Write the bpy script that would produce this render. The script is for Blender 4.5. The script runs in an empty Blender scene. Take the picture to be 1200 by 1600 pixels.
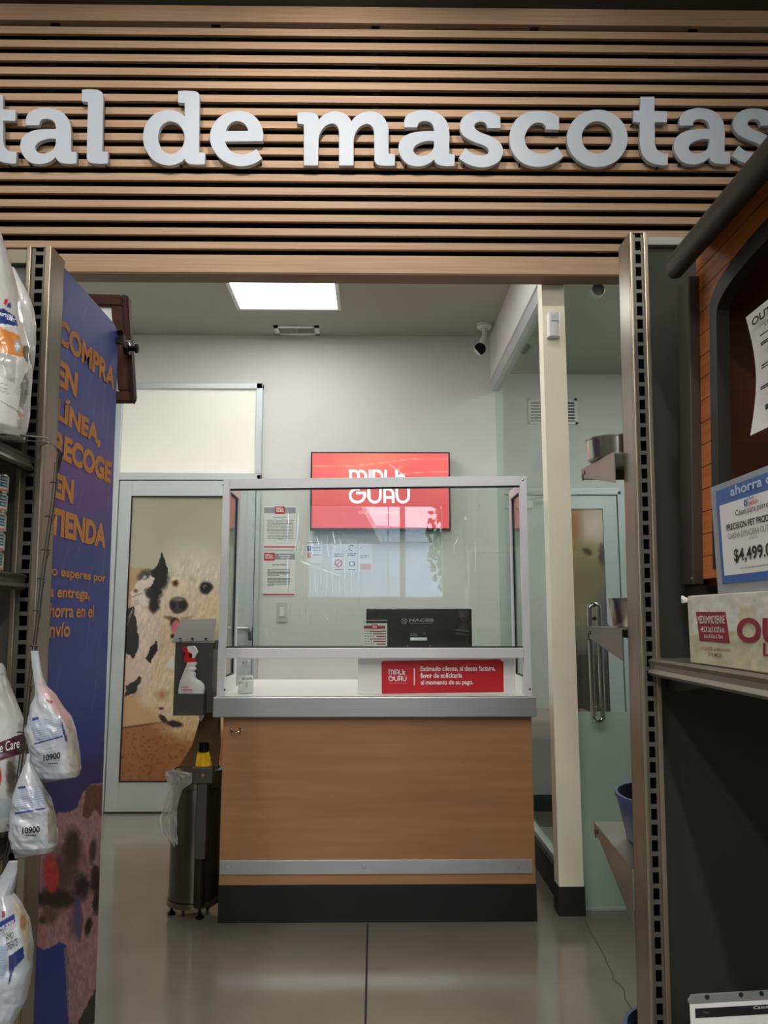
import bpy, bmesh, math, random
import numpy as np
from mathutils import Vector, Matrix

random.seed(7)
scene = bpy.context.scene
col = scene.collection

# ------------------------------------------------------------------ camera
YAW, PITCH, FPX, CAMZ = math.radians(0.7), math.radians(7.8), 1200.0, 1.22
cam_data = bpy.data.cameras.new('camera')
cam_data.sensor_fit = 'VERTICAL'
cam_data.sensor_height = 36.0
cam_data.lens = 36.0 * FPX / 1600.0
cam_data.clip_start = 0.02
cam = bpy.data.objects.new('camera', cam_data)
col.objects.link(cam)
cam.location = (0, 0, CAMZ)
cam.rotation_euler = (math.pi / 2 + PITCH, 0, -YAW)
scene.camera = cam

# ------------------------------------------------------------------ exposure, world, lights
scene.view_settings.view_transform = 'Standard'
scene.view_settings.look = 'None'
scene.view_settings.exposure = 0.0
scene.view_settings.gamma = 1.0
scene.view_settings.use_curve_mapping = False
scene.cycles.max_bounces = 10
scene.cycles.transparent_max_bounces = 24
scene.cycles.use_denoising = True
scene.cycles.sample_clamp_indirect = 6.0

world = bpy.data.worlds.new('World')
scene.world = world
world.use_nodes = True
wn = world.node_tree
wn.nodes['Background'].inputs['Color'].default_value = (0.78, 0.86, 1.0, 1)
wn.nodes['Background'].inputs['Strength'].default_value = 7.0

L_TROFFER = 11.0     # clinic ceiling panels, emission strength
L_LINEAR = 20.0      # shop pendant strips, emission strength
L_WASH = 34.0        # track spots over the slatted header, watts


def lamp(name, kind, loc, target, power, size=0.1, angle=70, blend=0.6, color=(1, 1, 1), sy=None):
    d = bpy.data.lights.new(name, kind)
    d.energy = power
    d.color = color
    if kind == 'SPOT':
        d.spot_size = math.radians(angle)
        d.spot_blend = blend
        d.shadow_soft_size = size
    elif kind == 'AREA':
        d.size = size
        if sy:
            d.shape = 'RECTANGLE'
            d.size_y = sy
    o = bpy.data.objects.new(name, d)
    col.objects.link(o)
    o.location = loc
    o.rotation_euler = (Vector(target) - Vector(loc)).to_track_quat('-Z', 'Y').to_euler()
    return o


# ------------------------------------------------------------------ photograph geometry -> world points
FW = Vector((math.sin(YAW) * math.cos(PITCH), math.cos(YAW) * math.cos(PITCH), math.sin(PITCH)))
RT = Vector((math.cos(YAW), -math.sin(YAW), 0))
UP = Vector((-math.sin(YAW) * math.sin(PITCH), -math.cos(YAW) * math.sin(PITCH), math.cos(PITCH)))
CAM = Vector((0, 0, CAMZ))


def ray(px, py):
    return FW + RT * ((px - 600) / FPX) + UP * ((800 - py) / FPX)


def at(px, py, Y=None, X=None, Z=None):
    d = ray(px, py)
    t = Y / d.y if Y is not None else X / d.x if X is not None else (Z - CAMZ) / d.z
    return CAM + d * t


def onplane(px, py, P0, N):
    d = ray(px, py)
    return CAM + d * ((Vector(P0) - CAM).dot(Vector(N)) / d.dot(Vector(N)))


def pix(P):
    """arrays (n,3) -> pixel coordinates, used to lay out printed pictures"""
    d = P - np.array(CAM)
    a, r, u = d @ np.array(FW), d @ np.array(RT), d @ np.array(UP)
    return 600 + FPX * r / a, 800 - FPX * u / a


# ------------------------------------------------------------------ materials
def lin(c):
    return tuple(((v / 255.0) / 12.92 if v / 255.0 <= 0.04045 else ((v / 255.0 + 0.055) / 1.055) ** 2.4) for v in c)


def linn(a):
    a = np.clip(np.asarray(a, float) / 255.0, 0, 1)
    return np.where(a <= 0.04045, a / 12.92, ((a + 0.055) / 1.055) ** 2.4)


MATS = {}


def mat(name, c, rough=0.5, metal=0.0, spec=0.5, noise=0.0, nscale=20.0, nvec=(1, 1, 1), bump=0.0, bscale=None, c2=None, emit=0.0, coat=0.0, trans=0.0):
    if name in MATS:
        return MATS[name]
    m = bpy.data.materials.new(name)
    m.use_nodes = True
    nt = m.node_tree
    b = nt.nodes['Principled BSDF']
    rgb = lin(c)
    b.inputs['Base Color'].default_value = (*rgb, 1)
    b.inputs['Roughness'].default_value = rough
    b.inputs['Metallic'].default_value = metal
    b.inputs['Specular IOR Level'].default_value = spec
    if coat:
        b.inputs['Coat Weight'].default_value = coat
        b.inputs['Coat Roughness'].default_value = 0.12
    if trans:
        b.inputs['Transmission Weight'].default_value = trans
    if emit:
        b.inputs['Emission Color'].default_value = (*rgb, 1)
        b.inputs['Emission Strength'].default_value = emit
    tc = nt.nodes.new('ShaderNodeTexCoord')
    mp = nt.nodes.new('ShaderNodeMapping')
    mp.inputs['Scale'].default_value = nvec
    nt.links.new(tc.outputs['Object'], mp.inputs['Vector'])
    nz = nt.nodes.new('ShaderNodeTexNoise')
    nz.inputs['Scale'].default_value = nscale
    nz.inputs['Detail'].default_value = 6
    nt.links.new(mp.outputs['Vector'], nz.inputs['Vector'])
    cr = nt.nodes.new('ShaderNodeValToRGB')
    k = noise
    lo = lin(c2) if c2 else tuple(v * (1 - k) for v in rgb)
    hi = rgb if c2 else tuple(min(1, v * (1 + k)) for v in rgb)
    cr.color_ramp.elements[0].position = 0.3
    cr.color_ramp.elements[1].position = 0.7
    cr.color_ramp.elements[0].color = (*lo, 1)
    cr.color_ramp.elements[1].color = (*hi, 1)
    nt.links.new(nz.outputs['Fac'], cr.inputs['Fac'])
    if noise or c2:
        nt.links.new(cr.outputs['Color'], b.inputs['Base Color'])
    if bump:
        bp = nt.nodes.new('ShaderNodeBump')
        bp.inputs['Strength'].default_value = bump
        bp.inputs['Distance'].default_value = 0.01
        src = nz
        if bscale:
            src = nt.nodes.new('ShaderNodeTexNoise')
            src.inputs['Scale'].default_value = bscale
            src.inputs['Detail'].default_value = 3
            nt.links.new(mp.outputs['Vector'], src.inputs['Vector'])
        nt.links.new(src.outputs['Fac'], bp.inputs['Height'])
        nt.links.new(bp.outputs['Normal'], b.inputs['Normal'])
    MATS[name] = m
    return m


def glass_mat(name, tint=(0.9, 0.96, 0.93), base=0.04, haze=0.0, hazec=(0.8, 0.85, 0.82), rough=0.0):
    """thin clear pane: see-through with a Fresnel-like mirror term and optional milky film"""
    if name in MATS:
        return MATS[name]
    m = bpy.data.materials.new(name)
    m.use_nodes = True
    nt = m.node_tree
    nt.nodes.clear()
    out = nt.nodes.new('ShaderNodeOutputMaterial')
    tr = nt.nodes.new('ShaderNodeBsdfTransparent')
    tr.inputs['Color'].default_value = (*tint, 1)
    gl = nt.nodes.new('ShaderNodeBsdfGlossy')
    gl.inputs['Roughness'].default_value = rough
    lw = nt.nodes.new('ShaderNodeLayerWeight')
    lw.inputs['Blend'].default_value = 0.5
    pw = nt.nodes.new('ShaderNodeMath'); pw.operation = 'POWER'; pw.inputs[1].default_value = 5
    nt.links.new(lw.outputs['Facing'], pw.inputs[0])
    ma = nt.nodes.new('ShaderNodeMath'); ma.operation = 'MULTIPLY_ADD'
    ma.inputs[1].default_value = 0.6; ma.inputs[2].default_value = base
    nt.links.new(pw.outputs[0], ma.inputs[0])
    mx = nt.nodes.new('ShaderNodeMixShader')
    nt.links.new(ma.outputs[0], mx.inputs['Fac'])
    first = tr
    if haze:
        df = nt.nodes.new('ShaderNodeBsdfDiffuse')
        df.inputs['Color'].default_value = (*hazec, 1)
        tl = nt.nodes.new('ShaderNodeBsdfTranslucent')
        tl.inputs['Color'].default_value = (*hazec, 1)
        m1 = nt.nodes.new('ShaderNodeMixShader'); m1.inputs['Fac'].default_value = 0.5
        nt.links.new(df.outputs[0], m1.inputs[1]); nt.links.new(tl.outputs[0], m1.inputs[2])
        m2 = nt.nodes.new('ShaderNodeMixShader'); m2.inputs['Fac'].default_value = haze
        nt.links.new(tr.outputs[0], m2.inputs[1]); nt.links.new(m1.outputs[0], m2.inputs[2])
        first = m2
    nt.links.new(first.outputs[0], mx.inputs[1])
    nt.links.new(gl.outputs[0], mx.inputs[2])
    nt.links.new(mx.outputs[0], out.inputs['Surface'])
    MATS[name] = m
    return m


def print_mat(name, rough=0.4, emit=0.0, coat=0.0, metal=0.0, gain=1.0, bump=0.0):
    """printed picture: colours come from the mesh colour attribute"""
    if name in MATS:
        return MATS[name]
    m = bpy.data.materials.new(name)
    m.use_nodes = True
    nt = m.node_tree
    b = nt.nodes['Principled BSDF']
    a = nt.nodes.new('ShaderNodeAttribute')
    a.attribute_name = 'Col'
    if emit:
        b.inputs['Base Color'].default_value = (0.02, 0.02, 0.02, 1)
        nt.links.new(a.outputs['Color'], b.inputs['Emission Color'])
        b.inputs['Emission Strength'].default_value = emit
    else:
        nt.links.new(a.outputs['Color'], b.inputs['Base Color'])
    b.inputs['Roughness'].default_value = rough
    b.inputs['Metallic'].default_value = metal
    if coat:
        b.inputs['Coat Weight'].default_value = coat
        b.inputs['Coat Roughness'].default_value = 0.03
    if bump:
        tc = nt.nodes.new('ShaderNodeTexCoord')
        nz = nt.nodes.new('ShaderNodeTexNoise')
        nz.inputs['Scale'].default_value = 28
        nz.inputs['Detail'].default_value = 2
        nt.links.new(tc.outputs['Object'], nz.inputs['Vector'])
        bp = nt.nodes.new('ShaderNodeBump')
        bp.inputs['Strength'].default_value = bump
        bp.inputs['Distance'].default_value = 0.02
        nt.links.new(nz.outputs['Fac'], bp.inputs['Height'])
        nt.links.new(bp.outputs['Normal'], b.inputs['Normal'])
    MATS[name] = m
    return m


# ------------------------------------------------------------------ object helpers
ORG = {}


def tag(o, label=None, cat=None, group=None, kind=None):
    if label: o['label'] = label
    if cat: o['category'] = cat
    if group: o['group'] = group
    if kind: o['kind'] = kind
    return o


def empty(name, loc, label=None, cat=None, group=None, kind=None):
    o = bpy.data.objects.new(name, None)
    o.empty_display_size = 0.05
    col.objects.link(o)
    o.location = loc
    ORG[o.name] = Vector(loc)
    return tag(o, label, cat, group, kind)


def link_mesh(name, me, m, parent=None, origin=None):
    """me is in world coordinates; the object gets its origin at its parent's, or at its own base"""
    if parent is not None:
        org = ORG[parent.name]
    elif origin is not None:
        org = Vector(origin)
    else:
        n = len(me.vertices)
        co = np.empty(n * 3)
        me.vertices.foreach_get('co', co)
        co = co.reshape(-1, 3)
        lo, hi = co.min(0), co.max(0)
        org = Vector(((lo[0] + hi[0]) / 2, (lo[1] + hi[1]) / 2, lo[2]))
    me.transform(Matrix.Translation(-org))
    if m is not None and len(me.materials) == 0:
        me.materials.append(m)
    o = bpy.data.objects.new(name, me)
    col.objects.link(o)
    if parent is not None:
        o.parent = parent
    else:
        o.location = org
    ORG[o.name] = org
    return o


class MB:
    def __init__(self):
        self.bm = bmesh.new()

    def box(self, x0, x1, y0, y1, z0, z1, bev=0.0, M=None):
        t = bmesh.new()
        bmesh.ops.create_cube(t, size=1)
        for v in t.verts:
            v.co = Vector(((v.co.x + .5) * (x1 - x0) + x0, (v.co.y + .5) * (y1 - y0) + y0, (v.co.z + .5) * (z1 - z0) + z0))
        if bev:
            bmesh.ops.bevel(t, geom=list(t.edges), offset=bev, segments=2, affect='EDGES', profile=0.6)
        if M is not None:
            bmesh.ops.transform(t, matrix=M, verts=t.verts)
        self._merge(t)
        return self

    def _merge(self, t):
        me = bpy.data.meshes.new('tmp')
        t.normal_update()
        t.to_mesh(me)
        t.free()
        self.bm.from_mesh(me)
        bpy.data.meshes.remove(me)

    def tube(self, pts, r, n=8, caps=True, closed=False):
        pts = [Vector(p) for p in pts]
        rs = r if isinstance(r, (list, tuple)) else [r] * len(pts)
        rings = []
        prev = None
        N = len(pts)
        for i, p in enumerate(pts):
            if closed:
                d = (pts[(i + 1) % N] - pts[i - 1]).normalized()
            else:
                d = (pts[min(i + 1, N - 1)] - pts[max(i - 1, 0)]).normalized()
            if prev is None:
                a = d.orthogonal().normalized()
            else:
                a = (prev - d * prev.dot(d))
                a = a.normalized() if a.length > 1e-6 else d.orthogonal().normalized()
            prev = a
            b = d.cross(a)
            rings.append([self.bm.verts.new(p + (a * math.cos(2 * math.pi * k / n) + b * math.sin(2 * math.pi * k / n)) * rs[i]) for k in range(n)])
        segs = N if closed else N - 1
        for i in range(segs):
            A, B = rings[i], rings[(i + 1) % N]
            for k in range(n):
                self.bm.faces.new((A[k], A[(k + 1) % n], B[(k + 1) % n], B[k]))
        if caps and not closed:
            self.bm.faces.new(rings[0][::-1])
            self.bm.faces.new(rings[-1])
        return self

    def cyl(self, p0, p1, r, n=24):
        return self.tube([p0, p1], r, n)

    def lathe(self, prof, c, n=32, axis='z', sx=1.0, sy=1.0):
        """prof: list of (r, h); closed at ends when r == 0"""
        c = Vector(c)
        rings = []
        for r, h in prof:
            ring = []
            if r < 1e-6:
                ring = [self.bm.verts.new(self._ax(0, 0, h, c, axis))]
            else:
                for k in range(n):
                    a = 2 * math.pi * k / n
                    ring.append(self.bm.verts.new(self._ax(r * math.cos(a) * sx, r * math.sin(a) * sy, h, c, axis)))
            rings.append(ring)
        for A, B in zip(rings, rings[1:]):
            for k in range(n):
                k2 = (k + 1) % n
                if len(A) == 1 and len(B) == 1:
                    continue
                if len(A) == 1:
                    self.bm.faces.new((A[0], B[k], B[k2]))
                elif len(B) == 1:
                    self.bm.faces.new((A[k], A[k2], B[0]))
                else:
                    self.bm.faces.new((A[k], A[k2], B[k2], B[k]))
        return self

    @staticmethod
    def _ax(x, y, h, c, axis):
        if axis == 'z':
            return c + Vector((x, y, h))
        if axis == 'y':
            return c + Vector((x, h, y))
        return c + Vector((h, x, y))

    def prism(self, poly, ext):
        """poly: list of 3D points, ext: extrusion vector"""
        ext = Vector(ext)
        A = [self.bm.verts.new(Vector(p)) for p in poly]
        B = [self.bm.verts.new(Vector(p) + ext) for p in poly]
        self.bm.faces.new(A[::-1])
        self.bm.faces.new(B)
        n = len(A)
        for i in range(n):
            self.bm.faces.new((A[i], A[(i + 1) % n], B[(i + 1) % n], B[i]))
        return self

    def ribbon(self, pts, w, nrm, thick=0.0015):
        """flat stroke along pts lying in the plane with normal nrm"""
        pts = [Vector(p) for p in pts]
        nrm = Vector(nrm).normalized()
        N = len(pts)
        L, R = [], []
        for i, p in enumerate(pts):
            d1 = (pts[i] - pts[i - 1]).normalized() if i else (pts[1] - pts[0]).normalized()
            d2 = (pts[i + 1] - pts[i]).normalized() if i < N - 1 else d1
            d = (d1 + d2)
            d = d.normalized() if d.length > 1e-6 else d1
            s = nrm.cross(d).normalized()
            k = 1 / max(0.5, math.sqrt(max(0.0, (1 + d1.dot(d2)) / 2)))
            wi = w[i] if isinstance(w, (list, tuple)) else w
            L.append(p + s * wi / 2 * k)
            R.append(p - s * wi / 2 * k)
        up = nrm * thick
        vl = [self.bm.verts.new(p) for p in L]
        vr = [self.bm.verts.new(p) for p in R]
        tl = [self.bm.verts.new(p + up) for p in L]
        tr = [self.bm.verts.new(p + up) for p in R]
        for i in range(N - 1):
            self.bm.faces.new((tl[i], tr[i], tr[i + 1], tl[i + 1]))
            self.bm.faces.new((vl[i], vl[i + 1], vr[i + 1], vr[i]))
            self.bm.faces.new((vl[i], tl[i], tl[i + 1], vl[i + 1]))
            self.bm.faces.new((vr[i], vr[i + 1], tr[i + 1], tr[i]))
        self.bm.faces.new((vl[0], vr[0], tr[0], tl[0]))
        self.bm.faces.new((vl[-1], tl[-1], tr[-1], vr[-1]))
        return self

    def quadbox(self, p00, p10, p01, nrm, t):
        p00, p10, p01 = Vector(p00), Vector(p10), Vector(p01)
        return self.prism([p00, p10, p10 + p01 - p00, p01], Vector(nrm) * t)

    def xf(self, M):
        bmesh.ops.transform(self.bm, matrix=M, verts=self.bm.verts)
        return self

    def build(self, name, m, parent=None, smooth=None, origin=None, recalc=True):
        if recalc:
            bmesh.ops.recalc_face_normals(self.bm, faces=self.bm.faces)
        me = bpy.data.meshes.new(name)
        self.bm.to_mesh(me)
        self.bm.free()
        o = link_mesh(name, me, m, parent, origin)
        if smooth:
            sm(o, smooth)
        return o


def sm(o, ang=40):
    me = o.data
    me.polygons.foreach_set('use_smooth', [True] * len(me.polygons))
    me.set_sharp_from_angle(angle=math.radians(ang))
    return o


def dup(o, loc, label=None):
    c = o.copy()
    col.objects.link(c)
    c.location = loc
    ORG[c.name] = Vector(loc)
    if label:
        c['label'] = label
    for ch in o.children:
        d = ch.copy(); col.objects.link(d); d.parent = c
        for g in ch.children:
            e = g.copy(); col.objects.link(e); e.parent = d
    return c


def box_obj(name, b, m, parent=None, bev=0.0, **k):
    return MB().box(*b, bev=bev).build(name, m, parent, **k)


# ---- grid surface carrying a printed colour
def surf(name, P, C, m, parent=None, closed_u=False, smooth=True, origin=None):
    """P: (nv,nu,3) world points, C: (nv,nu,3) 0-255 sRGB colours"""
    nv, nu = P.shape[:2]
    idx = np.arange(nv * nu).reshape(nv, nu)
    if closed_u:
        a = idx[:-1]; b = np.roll(idx, -1, 1)[:-1]; c = np.roll(idx, -1, 1)[1:]; d = idx[1:]
    else:
        a, b, c, d = idx[:-1, :-1], idx[:-1, 1:], idx[1:, 1:], idx[1:, :-1]
    faces = np.stack([a, b, c, d], -1).reshape(-1, 4)
    me = bpy.data.meshes.new(name)
    me.from_pydata(P.reshape(-1, 3).tolist(), [], faces.tolist())
    ca = me.color_attributes.new('Col', 'FLOAT_COLOR', 'POINT')
    rgba = np.ones((nv * nu, 4), np.float32)
    rgba[:, :3] = linn(C.reshape(-1, 3))
    ca.data.foreach_set('color', rgba.ravel())
    if smooth:
        me.polygons.foreach_set('use_smooth', [True] * len(me.polygons))
    me.update()
    return link_mesh(name, me, m, parent, origin)


def plane_grid(p00, p10, p01, nu, nv):
    p00, p10, p01 = map(lambda p: np.array(p, float), (p00, p10, p01))
    u = np.linspace(0, 1, nu)[None, :, None]
    v = np.linspace(0, 1, nv)[:, None, None]
    return p00 + (p10 - p00) * u + (p01 - p00) * v


# ---- picture painting in numpy
RNG = np.random.RandomState(3)
_tab = RNG.rand(256, 256)


def vnoise(x, y):
    xi, yi = np.floor(x).astype(int), np.floor(y).astype(int)
    fx, fy = x - xi, y - yi
    fx = fx * fx * (3 - 2 * fx); fy = fy * fy * (3 - 2 * fy)
    t = lambda i, j: _tab[i % 256, j % 256]
    return (t(xi, yi) * (1 - fx) + t(xi + 1, yi) * fx) * (1 - fy) + (t(xi, yi + 1) * (1 - fx) + t(xi + 1, yi + 1) * fx) * fy


def fbm(x, y, o=4):
    s, a, n = 0, 1, 0
    for i in range(o):
        s = s + a * vnoise(x * 2 ** i + 17 * i, y * 2 ** i + 5 * i); n += a; a *= .5
    return s / n


class Paint:
    def __init__(self, P, base):
        sh = P.shape[:2]
        x, y = pix(P.reshape(-1, 3))
        self.x, self.y = x.reshape(sh), y.reshape(sh)
        self.c = np.ones(sh + (3,)) * np.array(base, float)

    def mix(self, k, color):
        k = np.clip(k, 0, 1)[..., None]
        self.c = self.c * (1 - k) + np.array(color, float) * k
        return self

    def grad(self, stops, axis='y'):
        t = self.y if axis == 'y' else self.x
        ks = [s[0] for s in stops]
        for i in range(3):
            self.c[..., i] = np.interp(t, ks, [s[1][i] for s in stops])
        return self

    def ell(self, cx, cy, rx, ry, color, soft=.15, rot=0, wob=0.0, ws=8.0, a=1.0):
        t = math.radians(rot)
        dx, dy = self.x - cx, self.y - cy
        u = (dx * math.cos(t) + dy * math.sin(t)) / rx
        v = (-dx * math.sin(t) + dy * math.cos(t)) / ry
        d = np.sqrt(u * u + v * v)
        if wob:
            d = d + (fbm(self.x / ws + cx, self.y / ws + cy, 3) - .5) * 2 * wob
        return self.mix(a * np.clip((1 + soft - d) / (2 * soft), 0, 1), color)

    def poly(self, pts, color, wob=0.0, ws=6.0, a=1.0):
        x, y = self.x, self.y
        if wob:
            x = x + (fbm(x / ws, y / ws, 3) - .5) * 2 * wob
            y = y + (fbm(x / ws + 40, y / ws + 9, 3) - .5) * 2 * wob
        ins = np.zeros(x.shape, bool)
        n = len(pts)
        for i in range(n):
            (x0, y0), (x1, y1) = pts[i], pts[(i + 1) % n]
            if y0 == y1:
                continue
            c = ((y0 > y) != (y1 > y)) & (x < (x1 - x0) * (y - y0) / (y1 - y0) + x0)
            ins ^= c
        return self.mix(a * ins.astype(float), color)

    def line(self, x0, y0, x1, y1, w, color, a=1.0):
        d = np.array([x1 - x0, y1 - y0], float)
        L2 = (d ** 2).sum()
        t = np.clip(((self.x - x0) * d[0] + (self.y - y0) * d[1]) / L2, 0, 1)
        dist = np.hypot(self.x - x0 - t * d[0], self.y - y0 - t * d[1])
        return self.mix(a * np.clip(w / 2 + .5 - dist, 0, 1), color)

    def speck(self, k, s, sy=None, shift=0):
        n = fbm(self.x / s + shift, self.y / (sy or s) + shift, 3) - .5
        self.c = np.clip(self.c * (1 + (2 * k * n)[..., None]), 0, 255)
        return self


# ---- text and logos
def text_mesh(body, bold=0.0, narrow=None, extrude=0.0):
    cu = bpy.data.curves.new('text', 'FONT')
    cu.body = body
    cu.size = 1.0
    cu.offset = bold
    cu.resolution_u = 4
    o = bpy.data.objects.new('text', cu)
    col.objects.link(o)
    dg = bpy.context.evaluated_depsgraph_get()
    dg.update()
    me = bpy.data.meshes.new_from_object(o.evaluated_get(dg), depsgraph=dg)
    bpy.data.objects.remove(o)
    bpy.data.curves.remove(cu)
    return me


def text(name, body, bl, br, tl, m, parent, bold=0.0, lift=0.0008, nrm=None):
    """flat lettering whose bounding box fills the parallelogram bl, br, tl (world points)"""
    me = text_mesh(body, bold)
    n = len(me.vertices)
    co = np.empty(n * 3)
    me.vertices.foreach_get('co', co)
    co = co.reshape(-1, 3)
    lo, hi = co[:, :2].min(0), co[:, :2].max(0)
    uv = (co[:, :2] - lo) / np.maximum(hi - lo, 1e-9)
    bl, br, tl = Vector(bl), Vector(br), Vector(tl)
    if nrm is None:
        nrm = (br - bl).cross(tl - bl).normalized()
    off = np.array(bl + Vector(nrm) * lift)
    P = off + uv[:, :1] * np.array(br - bl) + uv[:, 1:] * np.array(tl - bl)
    me.vertices.foreach_set('co', P.ravel())
    me.update()
    return link_mesh(name, me, m, parent)


def arc(cx, cy, rx, ry, a0, a1, n=12):
    return [(cx + rx * math.cos(math.radians(a0 + (a1 - a0) * i / n)), cy + ry * math.sin(math.radians(a0 + (a1 - a0) * i / n))) for i in range(n + 1)]


# two-line rounded wordmark, unit box 100 x 60 (y up)
LOGO = [
    [(3, 34), (3, 58)] , [(0, 58), (9, 58)] + arc(9, 50, 7, 8, 80, 0, 6) + [(16, 34)],
    arc(17, 50, 11, 8, 90, 0, 6) + [(28, 34)],
    [(35, 34), (35, 60)],
    [(41, 34), (41, 58), (46, 58)] + arc(46, 49, 9, 9, 80, 0, 6) + [(55, 34)], [(41, 42), (55, 42)],
    [(61, 60), (61, 44)] + arc(70, 43, 9, 9, 180, 360, 12) + [(79, 60)],
    arc(87, 46, 4, 4, 0, 330, 12), arc(88, 38, 5, 4, 60, 330, 12),
    arc(14, 13.5, 12, 12, 70, 360, 22) + [(26, 18), (12, 18)],
    [(33, 26), (33, 12)] + arc(42.5, 12, 9.5, 10.5, 180, 360, 14) + [(52, 26)],
    [(59, 0), (59, 25), (64, 25)] + arc(64, 16, 9, 9, 80, 0, 6) + [(73, 0)], [(59, 10), (73, 10)],
    [(79, 26), (79, 12)] + arc(89, 12, 9.5, 10.5, 180, 360, 14) + [(98.5, 26)],
]


def logo(name, bl, br, tl, m, parent, w=4.6, lift=0.0008):
    bl, br, tl = Vector(bl), Vector(br), Vector(tl)
    nrm = (br - bl).cross(tl - bl).normalized()
    b = MB()
    k = (br - bl).length / 100
    for s in LOGO:
        b.ribbon([bl + (br - bl) * (x / 100) + (tl - bl) * (y / 60) + nrm * lift for x, y in s], w * k, nrm, 0.0004)
    return b.build(name, m, parent)


def textlines(name, rows, plane, m, parent, h, seed=0, lift=0.0006):
    """illegible fine print: rows of short dashes; rows = (px0, px1, py)"""
    rnd = random.Random(seed)
    P0, N = plane
    N = Vector(N)
    b = MB()
    for x0, x1, y in rows:
        x = x0
        while x < x1:
            w = rnd.uniform(1.2, 4.5)
            x2 = min(x + w, x1)
            a, c, d = onplane(x, y + h / 2, P0, N), onplane(x2, y + h / 2, P0, N), onplane(x, y - h / 2, P0, N)
            b.quadbox(a + N * lift, c + N * lift, d + N * lift, N, 0.0002)
            x = x2 + 0.7
    return b.build(name, m, parent)


def rect_on(name, x0, y0, x1, y1, plane, m, parent, t=0.001, lift=0.0004):
    """flat rectangle seen at pixels (x0,y0)-(x1,y1) lying on a plane"""
    P0, N = plane
    N = Vector(N)
    a, c, d = onplane(x0, y1, P0, N), onplane(x1, y1, P0, N), onplane(x0, y0, P0, N)
    return MB().quadbox(a + N * lift, c + N * lift, d + N * lift, N, t).build(name, m, parent)


def text_on(name, body, x0, y0, x1, y1, plane, m, parent, bold=0.0, lift=0.0016, tilt=0.0):
    """lettering filling pixels x0..x1, y0(top)..y1(bottom); tilt = px the right end drops"""
    P0, N = plane
    return text(name, body, onplane(x0, y1, P0, N), onplane(x1, y1 + tilt, P0, N), onplane(x0, y0, P0, N), m, parent, bold, lift, Vector(N))


def hermite(pts, n=6):
    """closed contour of (x, y, flag) with 'c' corners and 's' smooth points -> polyline"""
    out = []
    N = len(pts)
    V = [Vector((p[0], p[1])) for p in pts]
    for i in range(N):
        a, b = V[i], V[(i + 1) % N]
        fa, fb = pts[i][2], pts[(i + 1) % N][2]
        if fa == 'c' and fb == 'c':
            out.append(a)
            continue
        L = (b - a).length

        def tang(j):
            d = V[(j + 1) % N] - V[j - 1]
            return d.normalized() * L
        ta = tang(i) if fa == 's' else (b - a)
        tb = tang((i + 1) % N) if fb == 's' else (b - a)
        if fa == 'c' and fb == 's':
            ta = (2 * (b - a) - tb)
        if fb == 'c' and fa == 's':
            tb = (2 * (b - a) - ta)
        for k in range(n):
            t = k / n
            h00 = 2 * t ** 3 - 3 * t ** 2 + 1; h10 = t ** 3 - 2 * t ** 2 + t
            h01 = -2 * t ** 3 + 3 * t ** 2; h11 = t ** 3 - t ** 2
            out.append(a * h00 + ta * h10 + b * h01 + tb * h11)
    return out


def fill_contours(contours, depth):
    """contours: lists of 2D points (first outer, rest holes) -> extruded mesh, face at z=+depth"""
    cu = bpy.data.curves.new('glyph', 'CURVE')
    cu.dimensions = '2D'
    cu.fill_mode = 'BOTH'
    cu.extrude = depth / 2
    cu.bevel_depth = min(0.0012, depth / 6)
    cu.bevel_resolution = 1
    for c in contours:
        s = cu.splines.new('POLY')
        s.points.add(len(c) - 1)
        for p, q in zip(s.points, c):
            p.co = (q[0], q[1], 0, 1)
        s.use_cyclic_u = True
    o = bpy.data.objects.new('glyph', cu)
    col.objects.link(o)
    dg = bpy.context.evaluated_depsgraph_get()
    dg.update()
    me = bpy.data.meshes.new_from_object(o.evaluated_get(dg), depsgraph=dg)
    bpy.data.objects.remove(o)
    bpy.data.curves.remove(cu)
    return me

# ================================================================== materials
white_wall = mat('wall_paint', (220, 220, 216), 0.85, noise=0.015, nscale=4)
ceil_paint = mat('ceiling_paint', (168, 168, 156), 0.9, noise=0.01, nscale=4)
cream = mat('cream_paint', (246, 241, 220), 0.7, noise=0.03, nscale=6, bump=0.05, bscale=60)
dark_ceiling = mat('dark_ceiling_paint', (58, 61, 58), 0.8)
shop_wall = mat('shop_wall_paint', (112, 112, 108), 0.85)
concrete = mat('polished_concrete', (138, 134, 120), 0.12, spec=0.7, noise=0.0, c2=(116, 112, 100), nscale=1.6, bump=0.01, bscale=9)
joint_m = mat('joint_filler', (38, 36, 32), 0.9)
oak_slat = mat('oak_slat', (208, 174, 144), 0.55, noise=0.0, c2=(190, 154, 124), nscale=5, nvec=(0.5, 8, 26))
slat_gap = mat('black_backing', (6, 5, 5), 0.95, spec=0.1)
oak_front = mat('oak_laminate', (176, 130, 92), 0.42, noise=0.0, c2=(160, 113, 77), nscale=2.6, nvec=(0.7, 6, 13))
steel = mat('brushed_steel', (196, 198, 202), 0.36, metal=0.7, noise=0.05, nscale=6, nvec=(0.6, 4, 40))
chrome = mat('chrome', (215, 215, 215), 0.08, metal=1.0)
alu = mat('satin_aluminium', (200, 206, 208), 0.4, metal=0.35)
alu_frame = mat('screen_aluminium', (232, 234, 240), 0.35, metal=0.1)
black_gasket = mat('black_gasket', (14, 14, 14), 0.6)
black_plastic = mat('black_plastic', (13, 13, 14), 0.22, spec=0.3)
black_matte = mat('black_matte', (22, 22, 22), 0.7)
rubber_base = mat('rubber_base', (34, 35, 33), 0.55)
plinth_m = mat('dark_plinth', (22, 23, 25), 0.5)
white_gloss = mat('white_laminate', (232, 231, 226), 0.3)
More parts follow.
